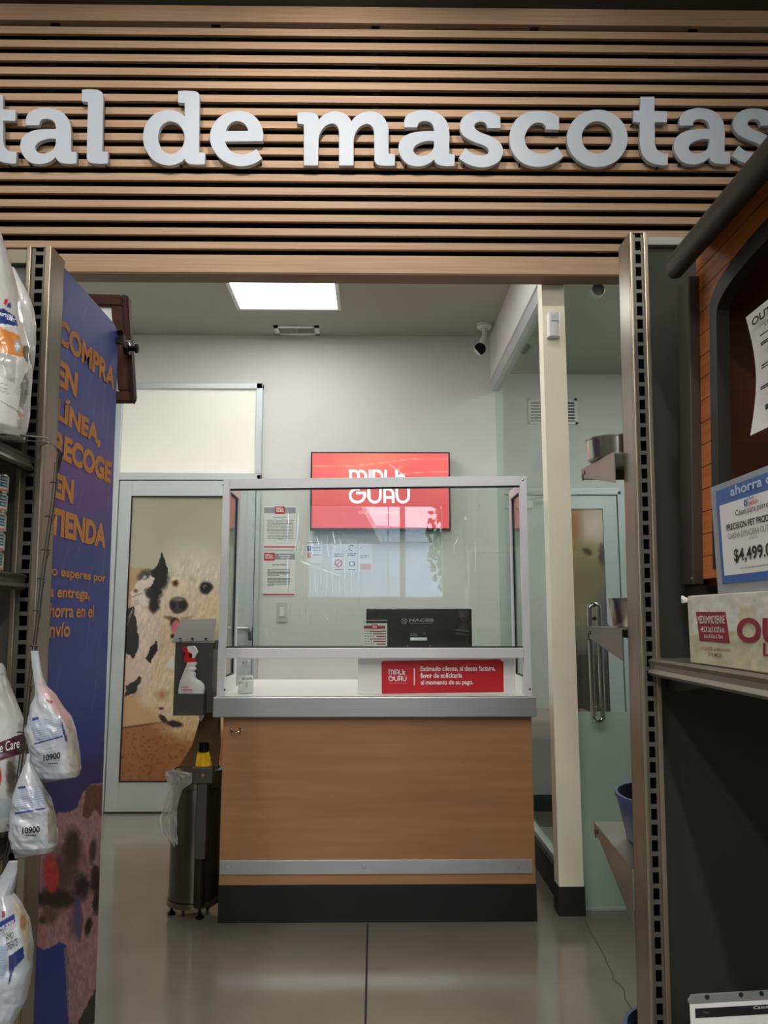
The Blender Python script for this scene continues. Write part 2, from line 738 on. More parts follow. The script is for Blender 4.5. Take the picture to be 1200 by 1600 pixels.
white_plastic = mat('white_plastic', (230, 230, 228), 0.35)
letter_m = mat('white_letter', (205, 215, 228), 0.45)
frost = glass_mat('frosted_film', (0.5, 0.58, 0.54), 0.05, haze=0.85, hazec=(0.66, 0.78, 0.70), rough=0.25)
frost_white = mat('milky_glass', (238, 236, 222), 0.3, spec=0.4, emit=0.13)  # slight emission stands in for light from the room behind
clear = glass_mat('clear_glass', (0.94, 0.965, 0.95), 0.075)
clear_tint = glass_mat('greenish_glass', (0.91, 0.955, 0.93), 0.05)
red_m = mat('red_print', (198, 28, 40), 0.4)
white_print = mat('white_print', (240, 240, 240), 0.5)
ink = mat('black_ink', (22, 22, 24), 0.6)
grey_ink = mat('grey_ink', (125, 125, 128), 0.6)
paper = mat('white_paper', (232, 232, 230), 0.7)
bronze = mat('bronze_upright', (146, 136, 121), 0.3, metal=0.6, noise=0.06, nscale=8, nvec=(10, 10, 0.6))
gondola_grey = mat('gondola_grey', (60, 60, 57), 0.55, noise=0.05, nscale=5)
panel_dark = mat('gondola_panel', (44, 46, 41), 0.75, noise=0.04, nscale=5)
shelf_grey = mat('shelf_steel', (150, 146, 138), 0.35, metal=0.7, noise=0.05, nscale=6)
white_light = mat('lamp_diffuser', (253, 252, 249), 0.5, emit=L_TROFFER)
strip_light = mat('strip_diffuser', (255, 250, 240), 0.5, emit=L_LINEAR * .6)

# ================================================================== setting
def struct(name, b, m, parent=None, bev=0.0, **k):
    o = box_obj(name, b, m, parent, bev, **k)
    if parent is None:
        o['kind'] = 'structure'
    return o


SHOP_H = 4.06
ROOM_H = 3.14
HY = 3.29                                        # front of the header backing
floor = struct('floor', (-5, 5, -4.9, 6.1, -0.1, 0), concrete)
tag(floor, 'grey polished concrete floor with a dark joint', 'floor')
j = at(571, 1600, Z=0)
box_obj('floor_joint', (j.x - .0035, j.x + .0035, -2, 3.28, 0.0, 0.0008), joint_m, floor)
cb = MB()
cpts = [at(x, y, Z=0.0006) for x, y in ((915, 1440), (925, 1462), (931, 1470), (946, 1497), (948, 1505), (957, 1520), (958, 1530), (975, 1545), (976, 1560), (986, 1575), (992, 1600))]
for a in (0,):
    cb.ribbon(cpts, 0.002, (0, 0, 1), 0.0004)
cb.build('floor_crack', joint_m, floor)

c1 = struct('ceiling', (-5, 5, -4.9, HY, SHOP_H, SHOP_H + .1), dark_ceiling)
tag(c1, 'dark painted ceiling of the shop floor', 'ceiling')
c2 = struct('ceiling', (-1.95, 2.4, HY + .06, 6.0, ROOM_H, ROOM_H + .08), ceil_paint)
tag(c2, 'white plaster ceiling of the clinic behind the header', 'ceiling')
struct('wall_back', (-2.05, 0.80, 5.08, 5.18, 0, ROOM_H), white_wall)
struct('wall_left', (-2.05, -1.95, HY + .06, 5.08, 0, ROOM_H), white_wall)
struct('wall_right', (2.4, 2.5, HY + .06, 6.0, 0, ROOM_H), white_wall)
struct('wall_consulting_back', (0.80, 2.4, 5.9, 6.0, 0, ROOM_H), white_wall)
struct('wall_consulting_left', (0.80, 0.87, 5.08, 5.9, 0, ROOM_H), white_wall)
hw = struct('wall_header', (-5, 5, HY, HY + .05, 2.742, SHOP_H), slat_gap)
struct('wall_front_left', (-5, -1.95, HY, HY + .05, 0, 2.742), shop_wall)
struct('wall_front_right', (2.0, 5, HY, HY + .05, 0, 2.742), shop_wall)
struct('wall_shop_left', (-5.1, -5, -4.9, HY, 0, SHOP_H), shop_wall)
struct('wall_shop_right', (5, 5.1, -4.9, HY, 0, SHOP_H), shop_wall)
# bulkhead over the glass partition, curb under it
struct('trim_bulkhead', (0.79, 0.87, 3.436, 5.08, 2.83, ROOM_H), white_wall)
struct('trim_curb', (0.795, 0.86, 3.436, 5.08, 0, 0.13), rubber_base)
p = struct('pillar', (0.765, 0.869, 3.35, 3.435, 0, ROOM_H), cream, bev=0.003)
struct('rubber_base', (0.762, 0.872, 3.347, 3.438, 0.0, 0.115), rubber_base, p)
for x0, x1, n in ((-1.95, -1.74, 'left'), (-0.77, 0.80, 'back')):
    struct('baseboard_' + n, (x0, x1, 5.065, 5.08, 0, 0.1), rubber_base)

# ---- glass partition along the clinic
w = empty('window_1', (0.82, 4.26, 0.13), kind='structure')
box_obj('pane', (0.822, 0.832, 3.437, 5.078, 0.15, 2.755), clear_tint, w)
mb = MB().box(0.80, 0.856, 3.437, 5.079, 2.753, 2.83).box(0.81, 0.845, 3.437, 5.079, 0.13, 0.155)
mb.build('window_frame', alu, w)

# ---- frameless glass door right of the pillar
d = empty('door_1', (1.4, 3.42, 0), kind='structure')
box_obj('pane', (0.875, 1.995, 3.42, 3.43, 0.008, 2.775), clear_tint, d)
fz = at(940, 1112, Y=3.418).z
box_obj('frosted_film', (0.875, 1.995, 3.4165, 3.4185, 0.01, fz), frost, d)
box_obj('head_channel', (0.87, 2.0, 3.40, 3.45, 2.778, 2.842), alu, d)
box_obj('sill_channel', (0.87, 2.0, 3.41, 3.44, 0.0, 0.008), alu, d)
q = at(934, 454, Y=3.41)
mb = MB().lathe([(0, -.022), (.029, -.022), (.031, -.018), (.031, .0), (0, .0)], (q.x, 3.42, q.z), 32, 'y')
mb.build('disc_fitting', mat('disc_steel', (200, 200, 198), .4, metal=.5), d, smooth=35)
q0, q1 = at(929, 955, Y=3.36), at(929, 1115, Y=3.36)
hx = q0.x
pts = [(hx, 3.418, q1.z + .02), (hx, 3.38, q1.z + .02)]
def uturn(x, zt, zb, r, y0, y1):
    P = []
    for a in range(0, 181, 15):
        P.append(Vector((x, y0 + (y1 - y0) / 2 - math.cos(math.radians(a)) * (y1 - y0) / 2, zt - r + math.sin(math.radians(a)) * r)))
    return P
zt, zb = at(929, 945, Y=3.36).z, at(929, 1127, Y=3.36).z
loop = [Vector((hx, 3.415, zb + .04))]
for a in range(0, 91, 15):
    loop.append(Vector((hx, 3.395 - math.sin(math.radians(a)) * .035, zb + .035 - math.cos(math.radians(a)) * .0 - math.sin(math.radians(a)) * .0)))
hp = [Vector((hx + .018, 3.42, zt - .05))]
hp = []
for a in range(0, 181, 12):
    hp.append(Vector((hx - .021 * math.cos(math.radians(a)), 3.365, zt - .032 + .021 * math.sin(math.radians(a)) + .011)))
hp2 = []
for a in range(180, 361, 12):
    hp2.append(Vector((hx - .021 * math.cos(math.radians(a)), 3.365, zb + .032 + .021 * math.sin(math.radians(a)) - .011)))
mb = MB().tube(hp + hp2, 0.0115, 12, closed=True)
for z in (zt - .06, zb + .05):
    mb.tube([(hx, 3.365, z), (hx, 3.42, z)], 0.009, 10)
mb.build('pull_handle', chrome, d, smooth=40)

# ---- clinic door with picture and milky transom
PD = 5.05
dl, dr = -1.69, -0.79
d = empty('door_2', (-1.25, 5.05, 0), kind='structure')
mb = MB()
mb.box(-1.737, -1.695, 5.03, 5.08, 0, 2.787, .004).box(-0.785, -0.757, 5.03, 5.08, 0, 2.16, .004)
mb.box(-0.80, -0.757, 5.03, 5.08, 2.16, 2.787, .004)
mb.box(-1.695, -0.757, 5.03, 5.08, 2.747, 2.787, .004).box(-1.695, -0.757, 5.03, 5.08, 2.122, 2.172, .004)
mb.build('door_frame', alu, d)
pl_, pr_ = at(200, 900, Y=5.04).x, at(368, 900, Y=5.04).x
pt_, pb_ = at(270, 775, Y=5.04).z, at(270, 1222, Y=5.04).z
mb = MB()
mb.box(-1.69, pl_, 5.038, 5.07, 0.012, 2.118, .003).box(pr_, -0.79, 5.038, 5.07, 0.012, 2.118, .003)
mb.box(pl_, pr_, 5.038, 5.07, pt_, 2.118, .003).box(pl_, pr_, 5.038, 5.07, 0.012, pb_, .003)
mb.build('door_leaf', alu, d)
mb = MB()
t_ = .006
mb.box(pl_, pl_ + t_, 5.036, 5.06, pb_, pt_).box(pr_ - t_, pr_, 5.036, 5.06, pb_, pt_).box(pl_, pr_, 5.036, 5.06, pt_ - t_, pt_).box(pl_, pr_, 5.036, 5.06, pb_, pb_ + t_)
mb.build('gasket', black_gasket, d)
P = plane_grid((pl_, 5.048, pt_), (pr_, 5.048, pt_), (pl_, 5.048, pb_), 150, 400)
c = Paint(P, (185, 185, 165))
c.grad([(770, (170, 168, 142)), (840, (186, 185, 160)), (900, (196, 192, 170)), (1000, (190, 170, 140)), (1230, (190, 150, 110))])
c.poly([(190, 885), (232, 887), (240, 1000), (190, 1130)], (205, 160, 112), 3, 14, .8)
# rug and blanket
c.poly([(180, 1120), (380, 1100), (380, 1240), (180, 1240)], (176, 112, 66), 2, 20)
c.poly([(180, 1088), (230, 1092), (300, 1098), (380, 1095), (380, 1150), (290, 1126), (240, 1130), (180, 1140)], (214, 176, 126), 3, 14)
c.line(180, 1139, 250, 1129, 3, (120, 72, 40)); c.line(250, 1129, 300, 1125, 3, (110, 66, 40))
rug = (c.y > 1138)
n = fbm(c.x / 3.0, c.y / 3.0, 3)
c.mix(np.where(rug, np.clip((n - .62) * 5, 0, .55), 0), (120, 66, 38))
# dog
c.ell(302, 893, 50, 40, (214, 206, 186), .5, 0, .14, 10)
c.ell(300, 912, 50, 46, (230, 216, 192), .35, 0, .14, 10)
c.ell(286, 962, 50, 48, (232, 212, 182), .3, 0, .12, 9)
c.ell(262, 948, 17, 22, (236, 216, 186), .4, 20, .2, 7)
c.ell(330, 955, 22, 26, (232, 206, 168), .4, 0, .2, 7)
c.ell(276, 1050, 48, 70, (222, 192, 150), .3, 0, .18, 10)
c.ell(262, 1030, 14, 50, (232, 208, 172), .4, 6, .25, 7)
c.ell(300, 1120, 50, 36, (218, 186, 142), .35, 0, .2, 9)
c.ell(240, 1082, 24, 26, (232, 208, 174), .3, 0, .2, 7)
c.ell(254, 1088, 9, 8, (170, 108, 66), .6, 30, .3, 6, .7)
c.ell(262, 1108, 14, 18, (232, 208, 172), .35, 0, .2, 7)
c.ell(255, 1123, 8, 4, (56, 26, 26), .3, 40, .3, 5)
c.ell(272, 1131, 13, 4.5, (40, 22, 20), .3, 10, .3, 5)
c.ell(252, 1107, 4, 2, (70, 36, 30), .4)
c.ell(274, 911, 5.5, 6, (150, 100, 60), .25); c.ell(274, 911, 2.6, 3.0, (20, 15, 12), .25)
c.ell(271, 904.5, 8, 2.6, (240, 228, 204), .4, -20)
c.ell(322, 918, 10, 10.5, (30, 24, 22), .2, 20, .2, 6); c.ell(320.5, 917, 3.0, 3.0, (140, 140, 140), .3); c.ell(321.5, 918, 2, 2, (10, 8, 8), .3)
c.ell(300, 903, 8, 4, (212, 190, 152), .6, 50, .2)
c.ell(318, 903, 20, 5, (222, 212, 190), .5, 15, .2)
c.ell(279, 945, 15, 12.5, (78, 68, 66), .1, 5, .05); c.ell(284.5, 945, 6.5, 7.5, (26, 21, 21), .15); c.ell(270.5, 946, 4.2, 6, (22, 18, 18), .3); c.ell(277, 954, 8, 5, (66, 58, 56), .3)
c.ell(279, 936.5, 9, 3, (134, 122, 116), .5)
c.ell(268, 967, 11, 3.2, (112, 76, 56), .4, 18, .25, 5, .8); c.ell(292, 966, 10, 2.6, (150, 112, 80), .5, -14, .25, 5, .6)
c.ell(273, 973, 7, 8, (46, 22, 20), .25, 18); c.ell(274, 979, 6.5, 11, (216, 122, 130), .2, 18); c.ell(270, 994, 3.5, 3.5, (60, 34, 30), .4)
# cat
c.poly([(197, 955), (214, 945), (240, 955), (252, 985), (246, 1030), (232, 1070), (197, 1090)], (226, 200, 182), 4, 9)
c.ell(222, 985, 22, 42, (236, 214, 196), .35, -8, .15, 8)
c.poly([(253, 862), (262, 888), (263, 897), (245, 905), (234, 893), (245, 884)], (22, 20, 20), 1.2, 6)
c.ell(243, 907, 20, 16, (28, 25, 24), .25, -20, .2, 6)
c.ell(226, 900, 12, 9, (80, 74, 68), .3, -40, .2, 5)
c.poly([(204, 925), (216, 908), (236, 898), (242, 905), (232, 922), (238, 944), (214, 950), (206, 942)], (238, 222, 206), 1.8, 6)
c.ell(240, 926, 13, 10, (26, 23, 22), .25, 0, .3, 5); c.ell(241, 944, 8, 14, (30, 26, 25), .3, 0, .25, 5)
c.ell(228, 900, 7, 4.5, (60, 54, 48), .3, -35); c.ell(226, 902, 3.5, 2.5, (196, 196, 186), .3, -35)
c.ell(212, 923, 3.6, 3.2, (160, 92, 90), .3, 20); c.line(206, 933, 222, 927, 1.5, (120, 82, 76), .7)
c.ell(210, 942, 7, 7, (226, 200, 190), .4)
c.poly([(196, 950), (208, 948), (212, 965), (218, 1010), (210, 1030), (196, 1020)], (26, 24, 24), 2.5, 7)
c.poly([(244, 1000), (247, 1015), (236, 1036), (228, 1030), (236, 1010)], (26, 22, 22), 2, 6)
c.poly([(196, 1066), (212, 1052), (222, 1060), (212, 1082), (196, 1090)], (22, 20, 20), 2.5, 6)
c.poly([(196, 1030), (212, 1028), (226, 1040), (214, 1060), (196, 1072)], (226, 198, 182), 2, 7)
for (x0, y0, x1, y1) in ((215, 945, 224, 966), (218, 946, 230, 962), (212, 946, 216, 968), (208, 950, 196, 985), (206, 955, 196, 972)):
    c.line(x0, y0, x1, y1, .9, (250, 240, 230), .7)
wm = np.zeros(c.x.shape)
for ex, ey, ea, eb in ((300, 915, 50, 44), (288, 960, 54, 50), (276, 1050, 50, 74), (300, 1120, 46, 36), (222, 980, 28, 62)):
    wm = np.maximum(wm, np.clip(1.25 - np.hypot((c.x - ex) / ea, (c.y - ey) / eb), 0, .4) / .4)
k = fbm(c.x / 2.6 + c.y / 11, c.y / 7 + c.x / 15, 3)
c.c = np.clip(c.c * (1 + (.26 * (k - .5) * wm))[..., None], 0, 255)
c.c *= .92
surf('poster_print', P, c.c, print_mat('glazed_print', 0.5, coat=1.0), d, smooth=False)
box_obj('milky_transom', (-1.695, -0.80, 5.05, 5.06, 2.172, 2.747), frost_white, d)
q = at(378, 982, Y=4.99)
mb = MB().tube([(q.x + .035, 5.04, q.z), (q.x + .035, 4.985, q.z), (q.x + .02, 4.978, q.z), (q.x - .085, 4.978, q.z)], .011, 12)
mb.lathe([(0, -.012), (.024, -.012), (.024, 0), (0, 0)], (q.x + .035, 5.038, q.z), 24, 'y')
mb.build('lever_handle', steel, d, smooth=40)
q = at(391, 992, Y=5.03)
mb = MB().box(q.x - .014, q.x + .014, 5.028, 5.038, q.z - .035, q.z + .035, .004).cyl((q.x, 5.018, q.z - .01), (q.x, 5.03, q.z - .01), .009)
mb.build('lock_plate', mat('dark_steel', (110, 112, 116), 0.3, metal=.9), d, smooth=40)

# ---- consulting-room door with a blurred picture, seen through glass
CY = 5.87
d = empty('door_3', (1.5, 5.89, 0), kind='structure')
fr, ft = at(970, 800, Y=CY).x, at(930, 768, Y=CY).z
fl = fr - 0.98
mb = MB().box(fl, fl + .045, 5.84, 5.9, 0, ft, .004).box(fr - .03, fr + .03, 5.84, 5.9, 0, ft, .004).box(fl, fr, 5.84, 5.9, ft - .03, ft + .02, .004)
mb.build('door_frame', alu, d)
rl, rr = at(862, 900, Y=CY).x, at(945, 900, Y=CY).x
rt_, rb_ = at(920, 795, Y=CY).z, at(920, 1112, Y=CY).z
mb = MB()
mb.box(fl + .05, rl, 5.855, 5.895, 0.01, ft - .035).box(rr, fr - .035, 5.855, 5.895, 0.01, ft - .035).box(rl, rr, 5.855, 5.895, rt_, ft - .035).box(rl, rr, 5.855, 5.895, 0.01, rb_)
mb.build('door_leaf', alu, d)
P = plane_grid((rl, 5.868, rt_), (rr, 5.868, rt_), (rl, 5.868, rb_), 70, 130)
c = Paint(P, (120, 110, 90))
c.grad([(795, (196, 176, 156)), (845, (176, 150, 126)), (880, (140, 124, 92)), (940, (124, 112, 84)), (990, (112, 104, 98)), (1021, (92, 84, 92)), (1024, (58, 54, 50)), (1112, (70, 58, 52))])
c.ell(928, 822, 22, 26, (222, 204, 190), .7); c.ell(897, 830, 10, 60, (176, 122, 80), .8)
c.ell(915, 868, 26, 18, (150, 140, 96), .5, 0, .2, 8); c.ell(918, 862, 7, 4, (66, 44, 32), .5, 30, .4, 5); c.ell(940, 868, 4, 14, (64, 40, 34), .6, 0, .4, 5)
c.ell(908, 940, 22, 46, (140, 126, 96), .8); c.ell(942, 990, 8, 50, (92, 84, 118), .8)
surf('poster_print', P, c.c, print_mat('glazed_print', 0.5, coat=1.0), d, smooth=False)
q = at(957, 975, Y=5.82)
MB().tube([(q.x, 5.855, q.z - .04), (q.x - .0, 5.80, q.z - .04), (q.x - .05, 5.80, q.z)], .011, 10).build('lever_handle', chrome, d, smooth=40)

# closer arm on the consulting-room side, above that door
q = at(812, 782, Y=5.6)
cl = empty('door_closer', (q.x + .1, 5.84, q.z), 'grey hydraulic door closer seen through the glass left of the pillar', 'door closer')
mb = MB().box(q.x - .10, q.x + .14, 5.80, 5.855, q.z - .03, q.z + .03, .006)
mb.build('closer_body', alu, cl)
MB().tube([(q.x + .12, 5.82, q.z + .03), (q.x + .3, 5.72, q.z + .08), (q.x + .06, 5.80, q.z + .09)], .008, 8).build('closer_arm', alu, cl)

# ---- shop window behind the camera with the street outside (mirrored in the counter glass)
WX0, WX1, WZ0, WZ1 = -0.99, 1.03, 1.5, 2.9
WY = -4.9
struct('wall_street_left', (-5, WX0, WY - .1, WY, 0, SHOP_H), shop_wall)
SX0, SX1, SZ0, SZ1 = 1.36, 1.5, 2.42, 2.9
struct('wall_street_mid', (WX1, SX0, WY - .1, WY, 0, SHOP_H), shop_wall)
struct('wall_street_right', (SX1, 5, WY - .1, WY, 0, SHOP_H), shop_wall)
struct('wall_street_slit_low', (SX0, SX1, WY - .1, WY, 0, SZ0), shop_wall)
struct('wall_street_slit_high', (SX0, SX1, WY - .1, WY, SZ1, SHOP_H), shop_wall)
w3 = empty('window_3', ((SX0 + SX1) / 2, WY, SZ0), kind='structure')
box_obj('pane', (SX0, SX1, WY - .06, WY - .05, SZ0, SZ1), clear, w3)
struct('wall_street_low', (WX0, WX1, WY - .1, WY, 0, WZ0), shop_wall)
struct('wall_street_high', (WX0, WX1, WY - .1, WY, WZ1, SHOP_H), shop_wall)
w = empty('window_2', ((WX0 + WX1) / 2, WY, WZ0), kind='structure')
mb = MB()
for x in (WX0, -0.51, 0.2, WX1 - .02):
    mb.box(x, x + .015, WY - .08, WY - .03, WZ0, WZ1)
mb.box(WX0, WX1, WY - .08, WY - .03, WZ1 - .02, WZ1).box(WX0, WX1, WY - .08, WY - .03, WZ0, WZ0 + .02)
mb.build('window_frame', alu, w)
box_obj('pane', (WX0, WX1, WY - .06, WY - .05, WZ0, WZ1), clear, w)
struct('ground', (-30, 30, -70, WY - .1, -0.12, -0.02), mat('asphalt', (165, 166, 168), .9, noise=.1, nscale=3))
bl = empty('street_building', (0, -30, 0), 'low pale blue building across the street, mirrored in the glass', 'building')
MB().box(-3.0, 12, -34, -28, 0, 4.55).build('wall', mat('blue_render', (196, 210, 232), .8), bl)
MB().prism([(-0.2, -27.6, 4.55), (12.4, -27.6, 4.55), (12.4, -27.6, 4.75), (-0.2, -27.6, 5.3)], (0, -6.8, 0)).build('roof', mat('roof_grey', (190, 200, 214), .8), bl)
cn = MB().prism([(-12, -5.1, 4.4), (-1.05, -5.1, 4.4), (0.3, -27, 4.4), (-12, -27, 4.4)], (0, 0, .3)).build('entrance_canopy', mat('canopy_grey', (205, 206, 210), .8))
tag(cn, 'grey slanted entrance canopy outside, mirrored in the glass', 'canopy')
po = empty('utility_pole', (0.75, -14, 0), 'thin street utility pole with cross arm, mirrored in the glass', 'pole')
MB().tube([(0.75, -14, -.02), (0.75, -14, 7)], [.09, .06], 10).build('shaft', mat('pole_concrete', (120, 118, 116), .8), po)
MB().box(0.2, 1.0, -14.05, -13.95, 4.2, 4.28).build('cross_arm', mat('pole_concrete', (120, 118, 116), .8), po)
tr = empty('street_tree', (2.0, -12, 0), 'green leafy street tree, mirrored at the edge of the glass', 'tree')
MB().tube([(2.0, -12, -.02), (2.02, -12, 1.6), (1.95, -12, 2.6)], [.1, .08, .05], 10).build('trunk', mat('bark', (84, 70, 56), .9), tr)
mb = MB()
rn = random.Random(4)
for i in range(420):
    a, b_, r = rn.uniform(0, 6.28), rn.uniform(-1, 1), rn.uniform(.4, 1) ** .5
    pc = Vector((2.0 + .75 * r * math.cos(a) * math.sqrt(1 - b_ * b_), -12 + .75 * r * math.sin(a) * math.sqrt(1 - b_ * b_), 3.1 + 1.5 * r * b_))
    u = Vector((rn.uniform(-1, 1), rn.uniform(-1, 1), rn.uniform(-1, 1))).normalized() * .11
    v = u.orthogonal().normalized() * .07
    mb.prism([pc - u, pc + v, pc + u, pc - v], u.cross(v).normalized() * .002)
mb.build('foliage', mat('leaf', (66, 96, 48), .7, noise=.2), tr)

# ================================================================== lamps of the place, with some unseen ones added for their light
def troffer(x0, x1, y0, y1, label):
    t = empty('ceiling_light', ((x0 + x1) / 2, (y0 + y1) / 2, ROOM_H), label, 'ceiling light', 'clinic ceiling panels')
    f = .022
    mb = MB()
    z0, z1 = ROOM_H - .012, ROOM_H
    mb.box(x0 - f, x1 + f, y0 - f, y0, z0, z1).box(x0 - f, x1 + f, y1, y1 + f, z0, z1).box(x0 - f, x0, y0, y1, z0, z1).box(x1, x1 + f, y0, y1, z0, z1)
    mb.build('frame', white_plastic, t)
    box_obj('diffuser', (x0, x1, y0, y1, ROOM_H - .006, ROOM_H - .001), white_light, t)
    return t


troffer(-0.84, -0.235, 3.985, 4.59, 'glowing square ceiling panel above the counter, left of the air grille')
troffer(1.78, 2.36, 3.5, 4.7, 'added unseen ceiling panel lighting the glazed consulting room right of the pillar')  # out of view, added to brighten the consulting room
troffer(-1.6, -1.0, 3.40, 4.0, 'added unseen ceiling panel behind the header at the left end of the clinic')  # hidden by the header, added to brighten wall and floor near the door
troffer(0.0, 0.4, 3.36, 3.76, 'small added unseen ceiling panel close behind the middle of the header')  # also hidden by the header, added as extra light for the clinic
q0, q1 = at(427, 508, Z=ROOM_H), at(500, 521, Z=ROOM_H)
v = empty('air_grille', ((q0.x + q1.x) / 2, (q0.y + q1.y) / 2, ROOM_H), 'small white air grille in the clinic ceiling beside the light panel', 'vent')
x0, x1, y0, y1 = q0.x, q1.x, q0.y, q1.y + .01
mb = MB()
z0, z1 = ROOM_H - .01, ROOM_H
mb.box(x0, x1, y0, y0 + .028, z0, z1).box(x0, x1, y1 - .028, y1, z0, z1).box(x0, x0 + .03, y0, y1, z0, z1).box(x1 - .03, x1, y0, y1, z0, z1)
mb.build('frame', white_plastic, v)
mb = MB()
for i in range(6):
    yy = y0 + .035 + i * (y1 - y0 - .07) / 5
    mb.box(x0 + .03, x1 - .03, yy - .006, yy + .003, z0 + .001, z1 - .003)
mb.box((x0 + x1) / 2 - .004, (x0 + x1) / 2 + .004, y0 + .03, y1 - .03, z0, z1)
mb.build('louvre', mat('louvre_grey', (150, 148, 140), .6), v)
box_obj('duct', (x0 + .03, x1 - .03, y0 + .028, y1 - .028, z1 - .002, z1 - .0005), black_matte, v)

# pendant strips of the shop (long ones mirrored in the glazed door picture, two shorter ones added)
def strip(x0, y0, x1, y1, label, z=3.85, m_=None):
    m_ = m_ or strip_light
    t = empty('pendant_strip_light', ((x0 + x1) / 2, (y0 + y1) / 2, z), label, 'pendant light', 'pendant strips of the shop')
    dx, dy = (.05, 0) if abs(y1 - y0) > abs(x1 - x0) else (0, .05)
    box_obj('diffuser', (min(x0, x1) - dx, max(x0, x1) + dx, min(y0, y1) - dy, max(y0, y1) + dy, z, z + .02), m_, t)
    box_obj('housing', (min(x0, x1) - dx - .01, max(x0, x1) + dx + .01, min(y0, y1) - dy - .01, max(y0, y1) + dy + .01, z + .021, z + .08), white_plastic, t)
    for k in (.15, .85):
        MB().tube([(x0 + (x1 - x0) * k, y0 + (y1 - y0) * k, z + .075), (x0 + (x1 - x0) * k, y0 + (y1 - y0) * k, SHOP_H)], .004, 6).build('hanger', alu, t)
    return t


strip(-2.6, 0.6, -2.6, -3.9, 'long pendant strip over the left aisle of the shop')
strip(3.7, 0.6, 3.7, -3.9, 'long pendant strip over the right aisle of the shop')
bright_strip = mat('strip_diffuser_bright', (255, 250, 240), .5, emit=L_LINEAR * 3.4)
strip(-0.1, -0.2, -0.1, -4.3, 'long pendant strip behind the viewer over the middle aisle', m_=bright_strip)
strip(-1.3, -1.2, -1.3, -4.6, 'added unseen pendant strip left of the middle one, near the street window', m_=bright_strip)  # added behind the camera for more frontal light on the counter
strip(1.3, -1.2, 1.3, -4.6, 'added unseen pendant strip right of the middle one, near the street window', m_=bright_strip)  # its twin, added for the same frontal light

# track spots washing the header
tk = box_obj('spot_track', (-2.3, 2.0, 1.98, 2.02, SHOP_H - .035, SHOP_H - .0005), black_matte)
tag(tk, 'black lighting track under the dark shop ceiling', 'track')
for i, (x, pw, tx) in enumerate(((-2.0, .6, -1.9), (-1.05, .75, -1.0), (-0.18, 1.5, -.16), (0.75, .55, .75), (1.6, .15, 1.6))):
    s = empty('track_spot', (x, 2.0, SHOP_H - .035), 'black track spot number %s from the left aimed at the slatted header' % ['one', 'two', 'three', 'four', 'five'][i], 'spot light', 'track spots')
    dv = (Vector((tx, HY, 3.2)) - Vector((x, 2.0, SHOP_H - .14))).normalized()
    c0 = Vector((x, 2.0, SHOP_H - .14))
    MB().cyl(c0 - dv * .07, c0 + dv * .07, .04, 20).build('housing', black_matte, s, smooth=40)
    MB().tube([c0, (x, 2.0, SHOP_H - .034)], .01, 8).build('stem', black_matte, s)
    lamp('spot_lamp', 'SPOT', c0 + dv * .085, (tx, HY, 3.25), L_WASH * pw, .03, 95, .9, (1.0, .93, .85))
# ceiling downlights over the two gondolas
for i, (x, y, pw, tx, ty) in enumerate(((-1.2, 0.4, 1.0, -1.0, 1.6), (0.2, 0.2, .8, .75, 1.6))):
    s = empty('downlight', (x, y, SHOP_H), ['round downlight above the left gondola', 'round downlight above the right gondola'][i], 'downlight', 'downlights of the shop')
    MB().lathe([(.075, 0), (.09, 0), (.09, -.015), (.075, -.015), (.075, 0)], (x, y, SHOP_H), 28).build('ring', white_plastic, s)
    lamp('downlight_lamp', 'SPOT', (x, y, SHOP_H - .03), (tx, ty, 1.4), 80 * pw, .06, 80, .8, (1.0, .95, .88))

# ================================================================== slatted header
FY = 3.25
cl = empty('slat_cladding', (0, HY, 2.74), 'oak slat cladding across the header over the opening', 'slat cladding')
def zy(py):
    return at(600, py, Y=FY).z
HX0, HX1 = -2.6, 2.6
box_obj('top_board', (HX0, HX1, FY, HY - .001, zy(36), SHOP_H - .002), oak_slat, cl, .002)
box_obj('bottom_board', (HX0, HX1, FY - .004, HY - .001, 2.738, zy(400)), oak_slat, cl, .002)
tops = [46, 67, 88, 109, 129, 150, 170.5, 190.5, 211, 231.5, 252, 273, 294, 315, 336, 357.5, 379]
for t in tops:
    box_obj('slat', (HX0, HX1, FY, FY + .018, zy(t + 11), zy(t)), oak_slat, cl, .0015)
for bx_ in (-2.3, -1.5, -.75, .0, .75, 1.5, 2.3):
    box_obj('batten', (bx_ - .02, bx_ + .02, FY + .0185, HY - .001, zy(400), zy(36)), slat_gap, cl)
box_obj('soffit', (HX0, HX1, FY - .001, HY + .05, 2.732, 2.738), mat('oak_soffit', (120, 92, 70), .6), cl)

# ================================================================== sign letters
def G(pts, ox, oy, s):
    return [(ox + x / s, oy + y / s, f) for x, y, f in pts]


